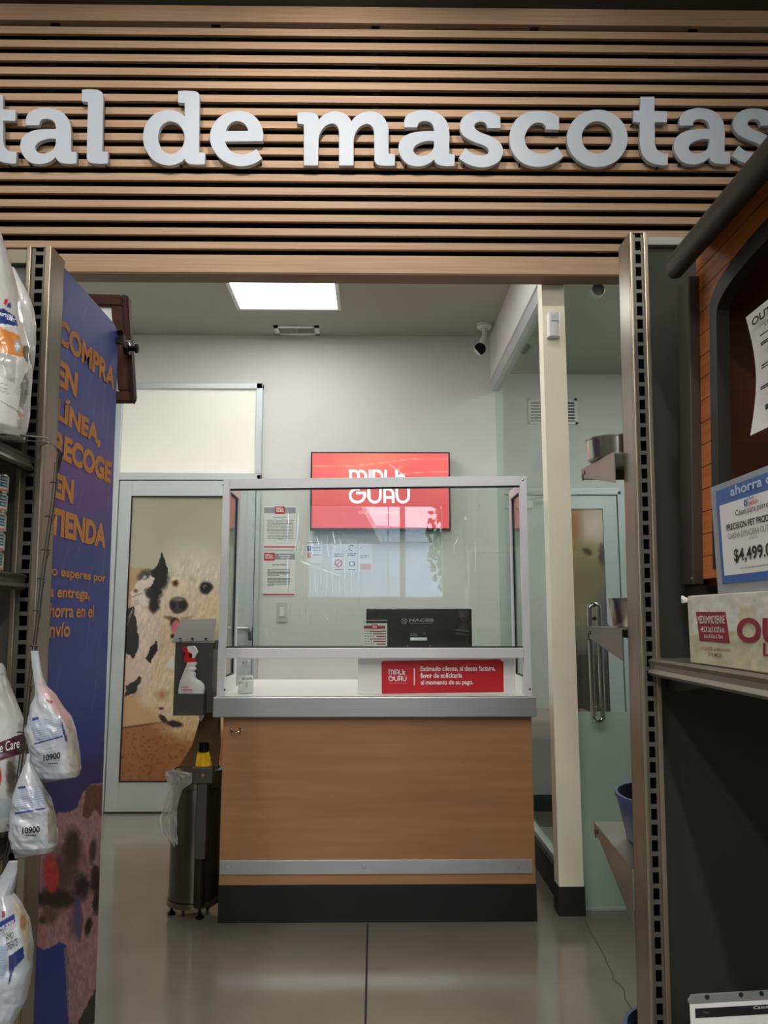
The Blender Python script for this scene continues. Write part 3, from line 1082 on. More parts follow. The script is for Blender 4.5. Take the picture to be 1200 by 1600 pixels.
S1 = 1200 / 220.0
a_out = [(650, 590, 'c'), (650, 683, 'c'), (545, 683, 's'), (495, 662, 's'), (478, 622, 'c'), (430, 665, 's'), (350, 689, 's'), (255, 672, 's'), (190, 600, 's'), (174, 530, 's'), (200, 455, 's'), (280, 408, 's'), (380, 394, 's'), (478, 392, 'c'), (468, 340, 's'), (440, 312, 's'), (395, 302, 's'), (350, 315, 's'), (332, 357, 'c'), (226, 357, 'c'), (224, 300, 's'), (250, 252, 's'), (320, 222, 's'), (400, 213, 's'), (510, 238, 's'), (582, 308, 's'), (603, 395, 's'), (603, 480, 'c'), (603, 585, 'c')]
a_in = [(477, 475, 'c'), (400, 476, 's'), (322, 508, 's'), (297, 550, 's'), (322, 590, 's'), (375, 601, 's'), (435, 582, 's'), (470, 540, 's')]
t_out = [(162, 112, 'c'), (272, 112, 'c'), (273, 229, 'c'), (375, 231, 'c'), (375, 318, 'c'), (275, 316, 'c'), (276, 470, 'c'), (285, 525, 's'), (315, 562, 's'), (383, 573, 'c'), (380, 665, 'c'), (330, 667, 's'), (240, 645, 's'), (182, 588, 's'), (158, 500, 's'), (157, 420, 'c'), (158, 317, 'c'), (104, 312, 'c'), (104, 225, 'c'), (160, 227, 'c')]
l_out = [(700, 57, 'c'), (820, 57, 's'), (862, 75, 's'), (879, 112, 'c'), (868, 583, 'c'), (918, 588, 'c'), (918, 683, 'c'), (800, 683, 's'), (757, 668, 's'), (741, 625, 'c'), (752, 158, 'c'), (700, 154, 'c')]
d_out = [(375, 68, 'c'), (495, 68, 's'), (538, 80, 's'), (553, 112, 'c'), (548, 592, 'c'), (600, 596, 'c'), (600, 690, 'c'), (485, 690, 's'), (445, 673, 's'), (428, 638, 'c'), (385, 678, 's'), (290, 701, 's'), (170, 660, 's'), (95, 560, 's'), (75, 450, 's'), (108, 335, 's'), (185, 258, 's'), (290, 230, 's'), (378, 248, 's'), (432, 290, 'c'), (431, 167, 'c'), (375, 165, 'c')]
d_in = [(310, 325, 's'), (370, 345, 's'), (414, 400, 's'), (430, 465, 's'), (411, 540, 's'), (362, 590, 's'), (303, 604, 's'), (240, 572, 's'), (204, 500, 's'), (201, 435, 's'), (225, 370, 's'), (265, 335, 's')]
e_out = [(1093, 492, 'c'), (770, 494, 'c'), (802, 560, 's'), (855, 598, 's'), (920, 608, 's'), (980, 597, 's'), (1038, 563, 'c'), (1086, 640, 'c'), (1005, 690, 's'), (890, 706, 's'), (765, 664, 's'), (675, 570, 's'), (645, 460, 's'), (675, 350, 's'), (755, 272, 's'), (880, 238, 's'), (1000, 267, 's'), (1072, 345, 's'), (1096, 430, 's')]
e_in = [(972, 410, 'c'), (776, 410, 'c'), (800, 360, 's'), (838, 330, 's'), (885, 322, 's'), (932, 340, 's'), (960, 372, 's')]
m_out = [(65, 198, 'c'), (160, 198, 's'), (193, 213, 's'), (203, 252, 'c'), (250, 208, 's'), (318, 189, 's'), (385, 210, 's'), (425, 258, 'c'), (475, 210, 's'), (550, 190, 's'), (622, 212, 's'), (665, 275, 's'), (672, 330, 'c'), (672, 472, 'c'), (715, 478, 'c'), (715, 550, 'c'), (620, 550, 's'), (590, 536, 's'), (579, 500, 'c'), (578, 340, 'c'), (567, 295, 's'), (537, 272, 's'), (490, 285, 's'), (452, 330, 's'), (438, 390, 'c'), (438, 550, 'c'), (343, 550, 'c'), (343, 340, 'c'), (332, 290, 's'), (300, 270, 's'), (252, 285, 's'), (214, 335, 's'), (203, 390, 'c'), (200, 550, 'c'), (107, 550, 'c'), (107, 274, 'c'), (65, 270, 'c')]
s_out = [(327, 280, 'c'), (247, 279, 'c'), (236, 250, 's'), (205, 240, 's'), (172, 250, 's'), (164, 275, 's'), (195, 305, 's'), (265, 333, 's'), (323, 372, 's'), (343, 425, 's'), (318, 487, 's'), (255, 520, 's'), (200, 525, 's'), (130, 508, 's'), (68, 468, 'c'), (110, 407, 'c'), (150, 440, 's'), (205, 453, 's'), (245, 444, 's'), (256, 420, 's'), (233, 393, 's'), (160, 365, 's'), (98, 328, 's'), (75, 275, 's'), (92, 218, 's'), (140, 185, 's'), (200, 176, 's'), (270, 184, 's'), (326, 212, 'c')]
c_out = [(693, 290, 'c'), (613, 288, 'c'), (605, 260, 's'), (573, 245, 's'), (530, 254, 's'), (492, 298, 's'), (478, 350, 's'), (500, 408, 's'), (555, 439, 's'), (620, 437, 's'), (683, 400, 'c'), (720, 458, 'c'), (650, 505, 's'), (560, 522, 's'), (470, 500, 's'), (405, 430, 's'), (385, 350, 's'), (405, 260, 's'), (460, 200, 's'), (540, 176, 's'), (630, 182, 's'), (692, 212, 'c')]
o_out = [(933 + 189 * math.cos(a), 345 + 178 * math.sin(a), 's') for a in [2 * math.pi * k / 20 for k in range(20)]]
o_in = [(933 + 99 * math.cos(a), 339 + 102 * math.sin(a), 's') for a in [2 * math.pi * k / 16 for k in range(16)]]
A0 = [G(a_out, 0, 130, S1), G(a_in, 0, 130, S1)]
T2 = [G(t_out, 970, 130, 1200 / 230.0)]
S0 = [G(s_out, 700, 130, 4)]
def shift(cs, dx, dy):
    return [[(x + dx, y + dy, f) for x, y, f in c] for c in cs]
SIGN = [
    ('t', shift(T2, -1018, -2.5), 'white raised letter t cut by the left edge of the sign'),
    ('a', A0, 'white raised letter a between the cut t and the l'),
    ('l', [G(l_out, 0, 130, S1)], 'white raised letter l ending the first word of the sign'),
    ('d', [G(d_out, 210, 130, S1), G(d_in, 210, 130, S1)], 'white raised letter d starting the short middle word'),
    ('e', [G(e_out, 210, 130, S1), G(e_in, 210, 130, S1)], 'white raised letter e ending the short middle word'),
    ('m', [G(m_out, 450, 130, 1200 / 280.0)], 'white raised letter m starting the last word'),
    ('a', shift(A0, 591, 3.5), 'white raised letter a right after the m'),
    ('s', S0, 'white raised letter s in the middle of the last word'),
    ('c', [G(c_out, 700, 130, 4)], 'white raised letter c left of the o'),
    ('o', [G(o_out, 700, 130, 4), G(o_in, 700, 130, 4)], 'white raised round letter o in the last word'),
    ('t', T2, 'white raised letter t right of the round o'),
    ('a', shift(A0, 1021.3, 0.3), 'white raised letter a near the right end of the sign'),
    ('s', shift(S0, 427, -4), 'white raised last letter s above the wooden dog house'),
]
LY = 3.21                                        # front face of the letters
for ch, cs, lab in SIGN:
    conts = []
    for c in cs:
        P = [at(p.x, p.y, Y=LY) for p in hermite(c, 5)]
        conts.append([(p.x, p.z) for p in P])
    me = fill_contours(conts, 0.02)
    me.transform(Matrix.Rotation(math.pi / 2, 4, 'X'))
    me.transform(Matrix.Translation((0, LY + .01, 0)))
    o = link_mesh('sign_letter', me, letter_m)
    tag(o, lab, 'sign letter', 'raised letters of the header sign')
    cx = o.location.x
    co = [v.co for v in o.data.vertices]
    zc = sum(v.z for v in co) / len(co)
    # two stand-off pins per letter, behind solid parts of the glyph
    rnd_v = [v for v in o.data.vertices if v.co.y < -0.005]
    base = o.location
    pv = sorted(rnd_v, key=lambda v: v.co.z)
    for vv in (pv[len(pv) // 8], pv[-len(pv) // 8]):
        pw = base + vv.co
        MB().cyl((pw.x, LY + .012, pw.z), (pw.x, FY - .0005, pw.z), .004, 8).build('stand_off_pin', black_matte, o)

# ================================================================== television and papers on the back wall
BW = 5.08
tvp = (Vector((0, 5.0, 0)), Vector((0, -1, 0)))
q0, q1 = at(484, 829, Y=5.0), at(703, 706, Y=5.0)
tv = empty('television', ((q0.x + q1.x) / 2, 5.03, q0.z), 'wall television with a red screen above the counter', 'television')
x0, x1, z0, z1 = q0.x, q1.x, q0.z, q1.z
box_obj('housing', (x0, x1, 5.004, 5.055, z0, z1), black_plastic, tv, .004)
box_obj('wall_bracket', (x0 + .3, x1 - .3, 5.056, BW - .001, z0 + .12, z1 - .12), black_matte, tv)
bz = .011
P = plane_grid((x0 + bz, 5.003, z1 - bz), (x1 - bz, 5.003, z1 - bz), (x0 + bz, 5.003, z0 + bz * 1.6), 120, 70)
c = Paint(P, (226, 72, 78))
c.ell(600, 716, 70, 46, (244, 118, 88), .9)
c.ell(650, 770, 60, 40, (214, 62, 72), .9)
c.ell(690, 715, 30, 40, (236, 80, 80), .8)
for i in range(40):
    t = i / 40
    f = lambda t: 725 + 4 * math.sin(t * 5.6 + .6) - 10 * max(0, t - .5) * 1.6
    c.line(486 + t * 214, f(t), 486 + (t + 1 / 40) * 214, f(t + 1 / 40), 1.0, (250, 170, 140), .8)
    g = lambda t: 752 - 14 * t + 2.5 * math.sin(t * 6)
    if t > .6:
        c.line(486 + t * 214, g(t), 486 + (t + 1 / 40) * 214, g(t + 1 / 40), 1.0, (250, 170, 150), .8)
c.line(609, 726, 630, 742, 1, (255, 230, 220), .9); c.line(627, 728, 617, 738, 1, (255, 230, 220), .9)
surf('screen', P, c.c, print_mat('screen_picture', 0.25, emit=1.15), tv, smooth=False)
pp = (Vector((0, 5.002, 0)), Vector((0, -1, 0)))
glow = mat('screen_white', (236, 240, 250), .4, emit=.85)
logo('screen_lettering', onplane(545, 786, *pp), onplane(640, 786, *pp), onplane(545, 734, *pp), glow, tv, 4.3)
text_on('screen_caption', 'GRUPO VETERINARIO', 560, 798, 624, 803, pp, mat('screen_pink', (240, 150, 150), .4, emit=.9), tv, .0)

def notice(name, x0, y0, x1, y1, label, Y=5.078, cat='notice', group='printed notices on the back wall'):
    a, b_ = at(x0, y1, Y=Y), at(x1, y0, Y=Y)
    o = empty(name, ((a.x + b_.x) / 2, Y, a.z), label, cat, group)
    box_obj('sheet', (a.x, b_.x, Y - .001, Y + .001, a.z, b_.z), paper, o)
    return o, (Vector((0, Y - .001, 0)), Vector((0, -1, 0)))


grey_bar = mat('grey_print', (150, 152, 158), .6)
o, pl = notice('wall_notice', 412, 791, 463, 859, 'white clinic notice with a centred red logo, upper of the two by the door')
rect_on('header_bar', 413, 793, 462, 802, pl, grey_bar, o)
rect_on('red_badge', 429.5, 791.5, 445, 803, pl, red_m, o, .0012, .0006)
logo('badge_lettering', onplane(431.5, 800, *pl), onplane(443.5, 800, *pl), onplane(431.5, 793.5, *pl), white_print, o, 6, .002)
rect_on('red_line', 412.5, 853.5, 462, 855.5, pl, red_m, o)
rows = [(427, 448, 808.3)] + [(417 + (i % 3) * .6, 459 - (i % 2), 813 + i * 2.35) for i in range(13)] + [(435, 441, 843.5)]
textlines('fine_print', rows, pl, grey_ink, o, 1.0, 1)
o, pl = notice('wall_notice', 410, 864, 462, 932, 'white clinic notice with a red logo at its left, above the light switch')
rect_on('header_bar', 413, 865, 461, 874, pl, grey_bar, o)
rect_on('red_badge', 412.5, 863.8, 429, 876, pl, red_m, o, .0012, .0006)
logo('badge_lettering', onplane(414.5, 873, *pl), onplane(427, 873, *pl), onplane(414.5, 866, *pl), white_print, o, 6, .002)
textlines('header_print', [(436, 454, 868), (438, 452, 871.5)], pl, white_print, o, 1.6, 3, .0016)
rect_on('red_line', 410.5, 928, 460, 930, pl, red_m, o)
rows = [(425, 447, 882.5)] + [(418, 453 - (i == 4) * 17, 890 + i * 2.3) for i in range(5)] + [(418, 453 - (i == 5) * 26, 903.5 + i * 2.3) for i in range(6)]
textlines('fine_print', rows, pl, ink, o, 1.0, 2)
# smaller notices under the television
o, pl = notice('wall_sticker', 478, 845, 504, 880, 'small pale sheet with a blue mark, leftmost under the television')
rect_on('blue_mark', 480, 853, 486, 861, pl, mat('mark_blue', (52, 80, 140), .5), o)
text_on('mark_letter', 'f', 482, 854, 484.6, 860.4, pl, white_print, o, .02)
rect_on('orange_mark', 480, 863, 486, 872, pl, mat('mark_orange', (210, 150, 130), .5), o)
textlines('fine_print', [(479, 498, 848), (488, 502, 856), (488, 502, 860), (488, 502, 867)], pl, grey_ink, o, 1.3, 5)
o, pl = notice('wall_notice', 518, 842, 540, 895, 'narrow white notice with a round red pictogram under the television')
mb = MB(); N = Vector((0, -1, 0))
cpt = onplane(529, 880, *pl); rr_ = 5.3 / 1200 * 5.1
ring = [cpt + N * .0008 + Vector((rr_ * math.cos(a), 0, rr_ * math.sin(a))) for a in [2 * math.pi * k / 24 for k in range(25)]]
mb.ribbon(ring, .006, N, .0004).ribbon([ring[3], ring[15]], .006, N, .0004)
mb.build('pictogram_ring', red_m, o)
textlines('fine_print', [(523, 526, 850), (522, 536, 866), (521, 537, 869), (523, 536, 890)], pl, ink, o, 1.3, 6)
o, pl = notice('wall_notice', 540.5, 842, 558, 895, 'narrow grey notice with blue pictograms under the television', group='printed notices on the back wall')
textlines('fine_print', [(543, 556, 865), (543, 556, 868), (544, 555, 890)], pl, ink, o, 1.3, 8)
mb = MB(); cpt = onplane(549, 856, *pl)
mb.ribbon([cpt + N * .0008 + Vector((.016 * math.cos(a), 0, .018 * math.sin(a))) for a in [.6 + 4.6 * k / 18 for k in range(19)]], .006, N, .0004)
cpt = onplane(550, 881, *pl)
mb.ribbon([cpt + N * .0008 + Vector((.016 * math.cos(a), 0, .016 * math.sin(a))) for a in [2 * math.pi * k / 18 for k in range(19)]], .006, N, .0004)
mb.build('pictogram', mat('mark_teal', (60, 96, 120), .5), o)
o, pl = notice('wall_notice', 559.5, 848, 582, 893, 'pale sheet with an orange block at its foot under the television')
rect_on('orange_block', 563, 881, 580, 890, pl, mat('block_orange', (226, 168, 140), .5), o)
textlines('fine_print', [(563, 566, 856), (563, 576, 868), (563, 573, 871), (565, 578, 886)], pl, grey_ink, o, 1.3, 9)

# light switch
q0, q1 = at(432, 972, Y=5.07), at(449, 941, Y=5.07)
o = empty('light_switch', ((q0.x + q1.x) / 2, 5.07, q0.z), 'white light switch on the back wall under the two notices', 'light switch')
box_obj('plate', (q0.x, q1.x, 5.071, BW, q0.z, q1.z), mat('switch_plate', (196, 197, 194), .4), o, .002)
cx = (q0.x + q1.x) / 2
box_obj('rocker', (cx - .014, cx + .014, 5.064, 5.0715, q0.z + .035, q1.z - .03), white_gloss, o, .002)

# security camera in the corner under the ceiling
q = at(750, 545, Y=4.75)
tp = at(757, 521, Y=4.86)
o = empty('security_camera', (tp.x, tp.y, ROOM_H), 'small bullet security camera under the ceiling corner', 'security camera')
MB().lathe([(0, 0), (.05, 0), (.05, -.02), (.035, -.032), (0, -.032)], (tp.x, tp.y, ROOM_H), 28).build('mount', white_plastic, o, smooth=35)
MB().tube([(tp.x, tp.y, ROOM_H - .03), (tp.x, tp.y, ROOM_H - .075), (q.x + .015, q.y + .06, q.z + .05)], [.018, .016, .02], 12).build('arm', white_plastic, o, smooth=40)
dv = (Vector((-0.1, 3.2, 1.9)) - q).normalized()
MB().tube([q + Vector((.012, .09, .03)), q - dv * .005], .041, 24).build('body', white_plastic, o, smooth=40)
MB().cyl(q - dv * .006, q + dv * .004, .038, 24).build('lens_cover', black_plastic, o, smooth=40)

# motion sensor on the pillar
q0, q1 = at(857, 524, Y=3.31), at(876, 489, Y=3.31)
o = empty('motion_sensor', ((q0.x + q1.x) / 2, 3.345, q0.z), 'white motion sensor high on the cream pillar', 'motion sensor')
pr = []
for i in range(17):
    t = i / 16
    z = q0.z + (q1.z - q0.z) * t
    pr.append((z, .75 + .25 * t))
mb = MB()
W2 = (q1.x - q0.x) / 2
cx = (q0.x + q1.x) / 2
rings = []
for z, k in pr:
    rings.append([mb.bm.verts.new((cx + W2 * (.86 + .14 * k) * math.copysign(abs(math.cos(a)) ** .6, math.cos(a)), 3.348 - .05 * k * abs(math.sin(a)) ** .6, z)) for a in [math.pi * j / 12 for j in range(13)]])
for A, B in zip(rings, rings[1:]):
    for k in range(12):
        mb.bm.faces.new((A[k], A[k + 1], B[k + 1], B[k]))
    mb.bm.faces.new((A[12], A[0], B[0], B[12]))
mb.bm.faces.new(rings[0]); mb.bm.faces.new(rings[-1][::-1])
mb.build('housing', white_plastic, o, smooth=50)
box_obj('lens', (cx - W2 * .6, cx + W2 * .6, 3.2975, 3.302, q0.z + (q1.z - q0.z) * .62, q0.z + (q1.z - q0.z) * .9), mat('lens_white', (214, 216, 216), .25), o, .001)

# wall grille of the consulting room
q0, q1 = at(826, 662, Y=5.88), at(902, 622, Y=5.88)
o = empty('wall_grille', ((q0.x + q1.x) / 2, 5.89, q0.z), 'white louvred wall grille seen behind the pillar', 'vent')
x0, x1, z0, z1 = q0.x, q1.x, q0.z, q1.z
mb = MB().box(x0, x1, 5.885, 5.9, z0, z0 + .02).box(x0, x1, 5.885, 5.9, z1 - .02, z1).box(x0, x0 + .022, 5.885, 5.9, z0, z1).box(x1 - .022, x1, 5.885, 5.9, z0, z1)
mb.build('frame', white_plastic, o)
mb = MB()
for i in range(7):
    z = z0 + .03 + i * (z1 - z0 - .05) / 6.5
    mb.box(x0 + .02, x1 - .02, 5.886, 5.894, z, z + .012)
mb.build('louvre', white_plastic, o)
box_obj('duct', (x0 + .02, x1 - .02, 5.896, 5.8995, z0 + .02, z1 - .02), black_matte, o)

# low cabinet in the consulting room, seen between counter and pillar
q0, q1 = at(838, 1230, Y=4.9), at(858, 1170, Y=4.9)
o = empty('instrument_cabinet', (1.15, 5.0, 0), 'low brown cabinet with white labels behind the glass partition', 'cabinet')
box_obj('body', (0.93, 1.4, 4.7, 5.3, 0.0, .50), mat('cabinet_green', (40, 48, 45), .5), o, .004)
box_obj('top', (0.91, 1.42, 4.68, 5.32, .50, .61), mat('cabinet_brown', (116, 84, 62), .5), o, .02)
for z, h in ((.43, .025), (.27, .12)):
    box_obj('sticker', (0.9285, 0.93, 4.86, 5.06, z, z + h), paper, o)
MB().lathe([(0, -.03), (.014, -.03), (.018, -.018), (.006, 0), (0, 0)], (0.93, 4.78, .28), 16, 'x').build('knob', chrome, o, smooth=40)

# ================================================================== reception counter
ct = empty('reception_counter', (0.0, 3.7, 0), 'oak fronted reception counter with a steel edged white top', 'counter')
X0, X1 = -0.628, 0.657
CT, CB = 0.895, 0.812
box_obj('front_panel', (X0, X1, 3.29, 3.31, 0.146, CB), oak_front, ct, .002)
box_obj('side_panel', (X0, X0 + .02, 3.31, 4.1, 0.146, CB), oak_front, ct)
box_obj('side_panel', (X1 - .02, X1, 3.31, 4.1, 0.146, CB), oak_front, ct)
box_obj('plinth', (X0 - .002, X1 + .004, 3.293, 4.08, 0.0, 0.145), plinth_m, ct, .002)
box_obj('steel_edge', (-0.665, 0.671, 3.25, 4.14, CB, CT - .002), steel, ct, .004)
box_obj('top', (-0.655, 0.661, 3.262, 4.13, CT - .001, CT + .001), white_gloss, ct)
box_obj('kick_strip', (X0 + .002, X1 - .012, 3.282, 3.2895, 0.188, 0.243), steel, ct, .002)
for px in (569, 354, 812):
    q = at(px, 1355, Y=3.28)
    MB().lathe([(0, -.004), (.006, -.003), (.008, 0), (0, 0)], (q.x, 3.282, q.z), 14, 'y').build('rivet', steel, ct, smooth=40)
q = at(368, 1141, Y=3.27)
hk = MB().tube([(q.x - .02, 3.289, q.z + .003), (q.x - .02, 3.272, q.z + .002), (q.x - .018, 3.264, q.z - .004), (q.x - .008, 3.262, q.z - .006), (q.x + .008, 3.262, q.z - .006), (q.x + .016, 3.264, q.z - .003), (q.x + .018, 3.274, q.z + .002), (q.x + .018, 3.289, q.z + .003)], .0028, 8)
hk.lathe([(0, -.004), (.007, -.003), (.007, 0), (0, 0)], (q.x - .02, 3.29, q.z + .003), 12, 'y').lathe([(0, -.004), (.007, -.003), (.007, 0), (0, 0)], (q.x + .018, 3.29, q.z + .003), 12, 'y')
hk.build('hook', chrome, ct, smooth=40)

# ================================================================== glazed screen on the counter
TZL, TZR = at(345, 749, Y=3.27).z, at(825, 744, Y=3.27).z
RZ0, RZ1 = 1.05, 1.093
sc = empty('counter_screen', (0, 3.4, CT), 'aluminium framed clear glass screen standing on the counter', 'glass screen')
FX0, FX1 = at(345, 900, Y=3.27).x - .001, at(826, 900, Y=3.27).x
zb_ = CT + .001
TZ = (TZL + TZR) / 2
mb = MB()
Msh = Matrix.Identity(4)
mb.box(FX0, FX0 + .03, 3.262, 3.292, zb_, TZL, .002)
mb.build('corner_post', alu_frame, sc)
mb = MB().box(FX1 - .03, FX1, 3.262, 3.292, zb_, TZR, .002)
mb.build('corner_post', alu_frame, sc)
mb = MB().prism([(FX0 + .0305, 3.262, TZL - .042), (FX1 - .0305, 3.262, TZR - .042), (FX1 - .0305, 3.262, TZR), (FX0 + .0305, 3.262, TZL)], (0, .03, 0))
mb.build('top_rail', alu_frame, sc)
box_obj('middle_rail', (FX0 + .0305, FX1 - .0305, 3.258, 3.292, RZ0, RZ1), alu_frame, sc, .003)
mb = MB()
mb.box(FX0 + .031, FX1 - .031, 3.270, 3.282, RZ1, RZ1 + .006)
mb.prism([(FX0 + .031, 3.270, TZL - .048), (FX1 - .031, 3.270, TZR - .048), (FX1 - .031, 3.270, TZR - .042), (FX0 + .031, 3.270, TZL - .042)], (0, .012, 0))
mb.build('gasket', black_gasket, sc)
mb = MB().prism([(FX0 + .031, 3.274, RZ1 + .006), (FX1 - .031, 3.274, RZ1 + .006), (FX1 - .031, 3.274, TZR - .048), (FX0 + .031, 3.274, TZL - .048)], (0, .005, 0))
mb.build('front_pane', clear, sc)
WD = 3.58
for x, nm in ((FX0, 0), (FX1 - .022, 1)):
    mb = MB()
    TT = TZ - .01
    mb.box(x, x + .022, WD - .04, WD, zb_, TT).box(x, x + .022, 3.293, WD - .04, TT - .04, TT).box(x, x + .022, 3.293, WD - .04, zb_, zb_ + .07)
    mb.box(x, x + .022, 3.293, WD - .04, RZ0 + .012, RZ1 - .012)
    f = mb.build('wing_frame', alu_frame, sc)
    mb = MB()
    g = .005
    for z0, z1 in ((zb_ + .07, RZ0 + .012), (RZ1 - .012, TT - .04)):
        mb.box(x + .006, x + .016, WD - .04 - g, WD - .04, z0, z1).box(x + .006, x + .016, 3.293, 3.293 + g, z0, z1).box(x + .006, x + .016, 3.293, WD - .04, z0, z0 + g).box(x + .006, x + .016, 3.293, WD - .04, z1 - g, z1)
    mb.build('gasket', black_gasket, f)
    mb = MB()
    for z0, z1 in ((zb_ + .075, RZ0 + .007), (RZ1 - .007, TT - .045)):
        mb.box(x + .009, x + .013, 3.298, WD - .045, z0, z1)
    mb.build('wing_pane', clear_tint, f)
for px, py in ((349, 757), (351, 1078), (817, 750), (828, 1077)):
    q = at(px, py, Y=3.262)
    MB().lathe([(0, -.002), (.004, -.0015), (.005, 0), (0, 0)], (q.x, 3.262, q.z), 12, 'y').build('screw', chrome, sc, smooth=40)
# creases of the protective film left on the pane
film = glass_mat('film_crease', (1, 1, 1), 0.3, rough=0.1)
mb = MB()
rn = random.Random(12)
WIN = Vector((0.6, WY, 2.62))                   # every crease is angled to mirror this window's light into the camera
def crease(pts, w):
    P = [at(x, y, Y=3.2725) for x, y in pts]
    # resample so that the crease bends smoothly
    Q = []
    for a_, b_ in zip(P, P[1:]):
        Q += [a_.lerp(b_, k / 3) for k in range(3)]
    Q.append(P[-1])
    n = len(Q)
    prev = None
    for i, p in enumerate(Q):
        d = (Q[min(i + 1, n - 1)] - Q[max(i - 1, 0)]).normalized()
        nn = ((CAM - p).normalized() + (WIN - p).normalized()).normalized()
        s_ = nn.cross(d).normalized()
        hw = w / 1200 * 3.3 * .5 * (.3 + .7 * math.sin(math.pi * (i + .5) / n))
        row = [mb.bm.verts.new(p - s_ * hw - nn * hw * .07), mb.bm.verts.new(p), mb.bm.verts.new(p + s_ * hw - nn * hw * .07)]
        if prev:
            for k in (0, 1):
                mb.bm.faces.new((prev[k], prev[k + 1], row[k + 1], row[k]))
        prev = row
crease([(450, 795), (451, 810), (450, 830), (448, 850)], 2.2)
crease([(466, 800), (466, 815), (465, 835), (462, 855), (460, 862)], 2.4)
crease([(468, 845), (467, 855), (464, 866)], 1.6); crease([(474, 848), (474, 858), (471, 867)], 1.6)
crease([(450, 870), (449.5, 890), (449.5, 910), (448, 925)], 3.0)
crease([(450, 932.5), (460, 933)], 2.2); crease([(464, 933), (480, 935)], 2.6)
crease([(485, 843), (488, 850), (489, 860), (487, 872)], 1.8); crease([(495, 838), (498, 850), (497, 866)], 2.0); crease([(502, 845), (502, 862), (500, 872)], 1.6)
crease([(512, 838), (511, 850), (514, 870)], 2.2); crease([(520, 830), (524, 850), (520, 878)], 2.2); crease([(531, 842), (534, 862), (530, 884)], 2.2)
crease([(548, 870), (551, 885), (549, 897)], 2.0); crease([(541, 866), (538, 880), (540, 896)], 1.8)
crease([(470, 877), (485, 884), (500, 888)], 2.4); crease([(504, 890), (520, 896), (530, 899)], 2.0)
for i in range(9):
    x = 476 + i * 9 + rn.uniform(-1.5, 1.5)
    crease([(x, 890 + rn.uniform(-3, 6)), (x + rn.uniform(-1, 1), 908), (x + rn.uniform(-1, 1), 928 + rn.uniform(-4, 4))], rn.uniform(.6, 1.1))
for (x, y) in ((455, 945), (468, 950), (476, 944), (510, 950), (524, 952), (486, 958)):
    crease([(x, y), (x + rn.uniform(-2, 2), y + 8), (x + rn.uniform(-2, 4), y + 20)], 1.4)
crease([(742, 846), (743, 870), (743, 892)], 1.4); crease([(709, 850), (710, 866)], 1.4); crease([(716, 840), (711, 850)], 1.6)
for y in (790, 797, 812, 864, 866, 874):
    crease([(747, y), (749.5, y + .4)], 1.8)
crease([(562, 848), (561, 880), (560, 920), (561, 960)], 1.2)
mb.build('protective_film', film, sc, smooth=80)

# ================================================================== things on the counter
# white panel with a red customer notice
def rbox_plane(Y):
    return (Vector((0, Y, 0)), Vector((0, -1, 0)))
Yn = 3.33
q0, q1 = at(559, 1086, Y=Yn), at(804, 1024, Y=Yn)
o = empty('notice_panel', ((q0.x + q1.x) / 2, Yn + .03, CT + .001), 'white panel with a red notice under the glass screen', 'notice panel')
box_obj('panel', (q0.x, q1.x, Yn, Yn + .05, CT + .0012, q1.z), white_plastic, o, .002)
pl = rbox_plane(Yn)
k = 8
P = [onplane(x, y, *pl) + Vector((0, -.001, 0)) for x, y in ((596, 1034), (599, 1032.5), (781, 1030), (783, 1032), (786.5, 1034), (787, 1081), (785, 1081.5), (598, 1084), (596.5, 1083))]
sg = MB().prism(P, (0, .0008, 0)).build('red_notice', red_m, o)
pl2 = rbox_plane(Yn - .001)
logo('notice_logo', onplane(607, 1064, *pl2), onplane(635, 1064, *pl2), onplane(607, 1046, *pl2), white_print, sg, 4.6)
textlines('logo_caption', [(607, 635, 1067.5)], pl2, mat('pale_red', (226, 120, 120), .5), sg, 1.2, 3)
rect_on('divider', 646.5, 1044.5, 648, 1070.5, pl2, white_print, sg, .0004)
text_on('notice_text', 'Estimado cliente, si desea factura,', 657, 1041, 774, 1050, pl2, white_print, sg, .022, .001, -1.0)
text_on('notice_text', 'favor de solicitarla', 657, 1051.5, 722, 1059.5, pl2, white_print, sg, .022, .001, -.6)
text_on('notice_text', 'al momento de su pago.', 657.5, 1062.5, 739.5, 1072, pl2, white_print, sg, .022, .001, -.6)

# black computer screen seen from behind
Ym = 3.62
q0, q1 = at(572, 1016, Y=Ym), at(737, 951, Y=Ym)
o = empty('computer_monitor', ((q0.x + q1.x) / 2, Ym + .05, CT + .001), 'black computer monitor with its back turned to the front, behind the glass', 'monitor')
cx = (q0.x + q1.x) / 2
z0 = q0.z - .03
box_obj('housing', (q0.x, q1.x, Ym, Ym + .035, z0, q1.z), black_plastic, o, .006)
box_obj('bottom_ridge', (q0.x + .01, q1.x - .01, Ym - .004, Ym, at(650, 1007, Y=Ym).z, at(650, 1004.5, Y=Ym).z), black_matte, o)
MB().box(cx - .04, cx + .04, Ym + .03, Ym + .045, CT + .012, z0 + .1).box(cx - .13, cx + .13, Ym - .06, Ym + .13, CT + .0012, CT + .012, .004).build('stand', black_plastic, o)
pl = rbox_plane(Ym)
silver = mat('silver_print', (140, 142, 146), .4)
text_on('brand_text', 'NACEB', 639, 966.5, 678, 971.5, pl, silver, o, .03)
text_on('brand_text', 'TECHNOLOGY', 639, 973, 677, 974.6, pl, silver, o, .01)
cc = onplane(631.5, 970.5, *pl)
mb = MB()
r = 4.0 / 1200 * 3.7
N = Vector((0, -1, 0))
mb.ribbon([cc + N * .0008 + Vector((r * math.cos(a), 0, r * math.sin(a))) for a in [2 * math.pi * k / 24 for k in range(25)]], .0028, N, .0004)
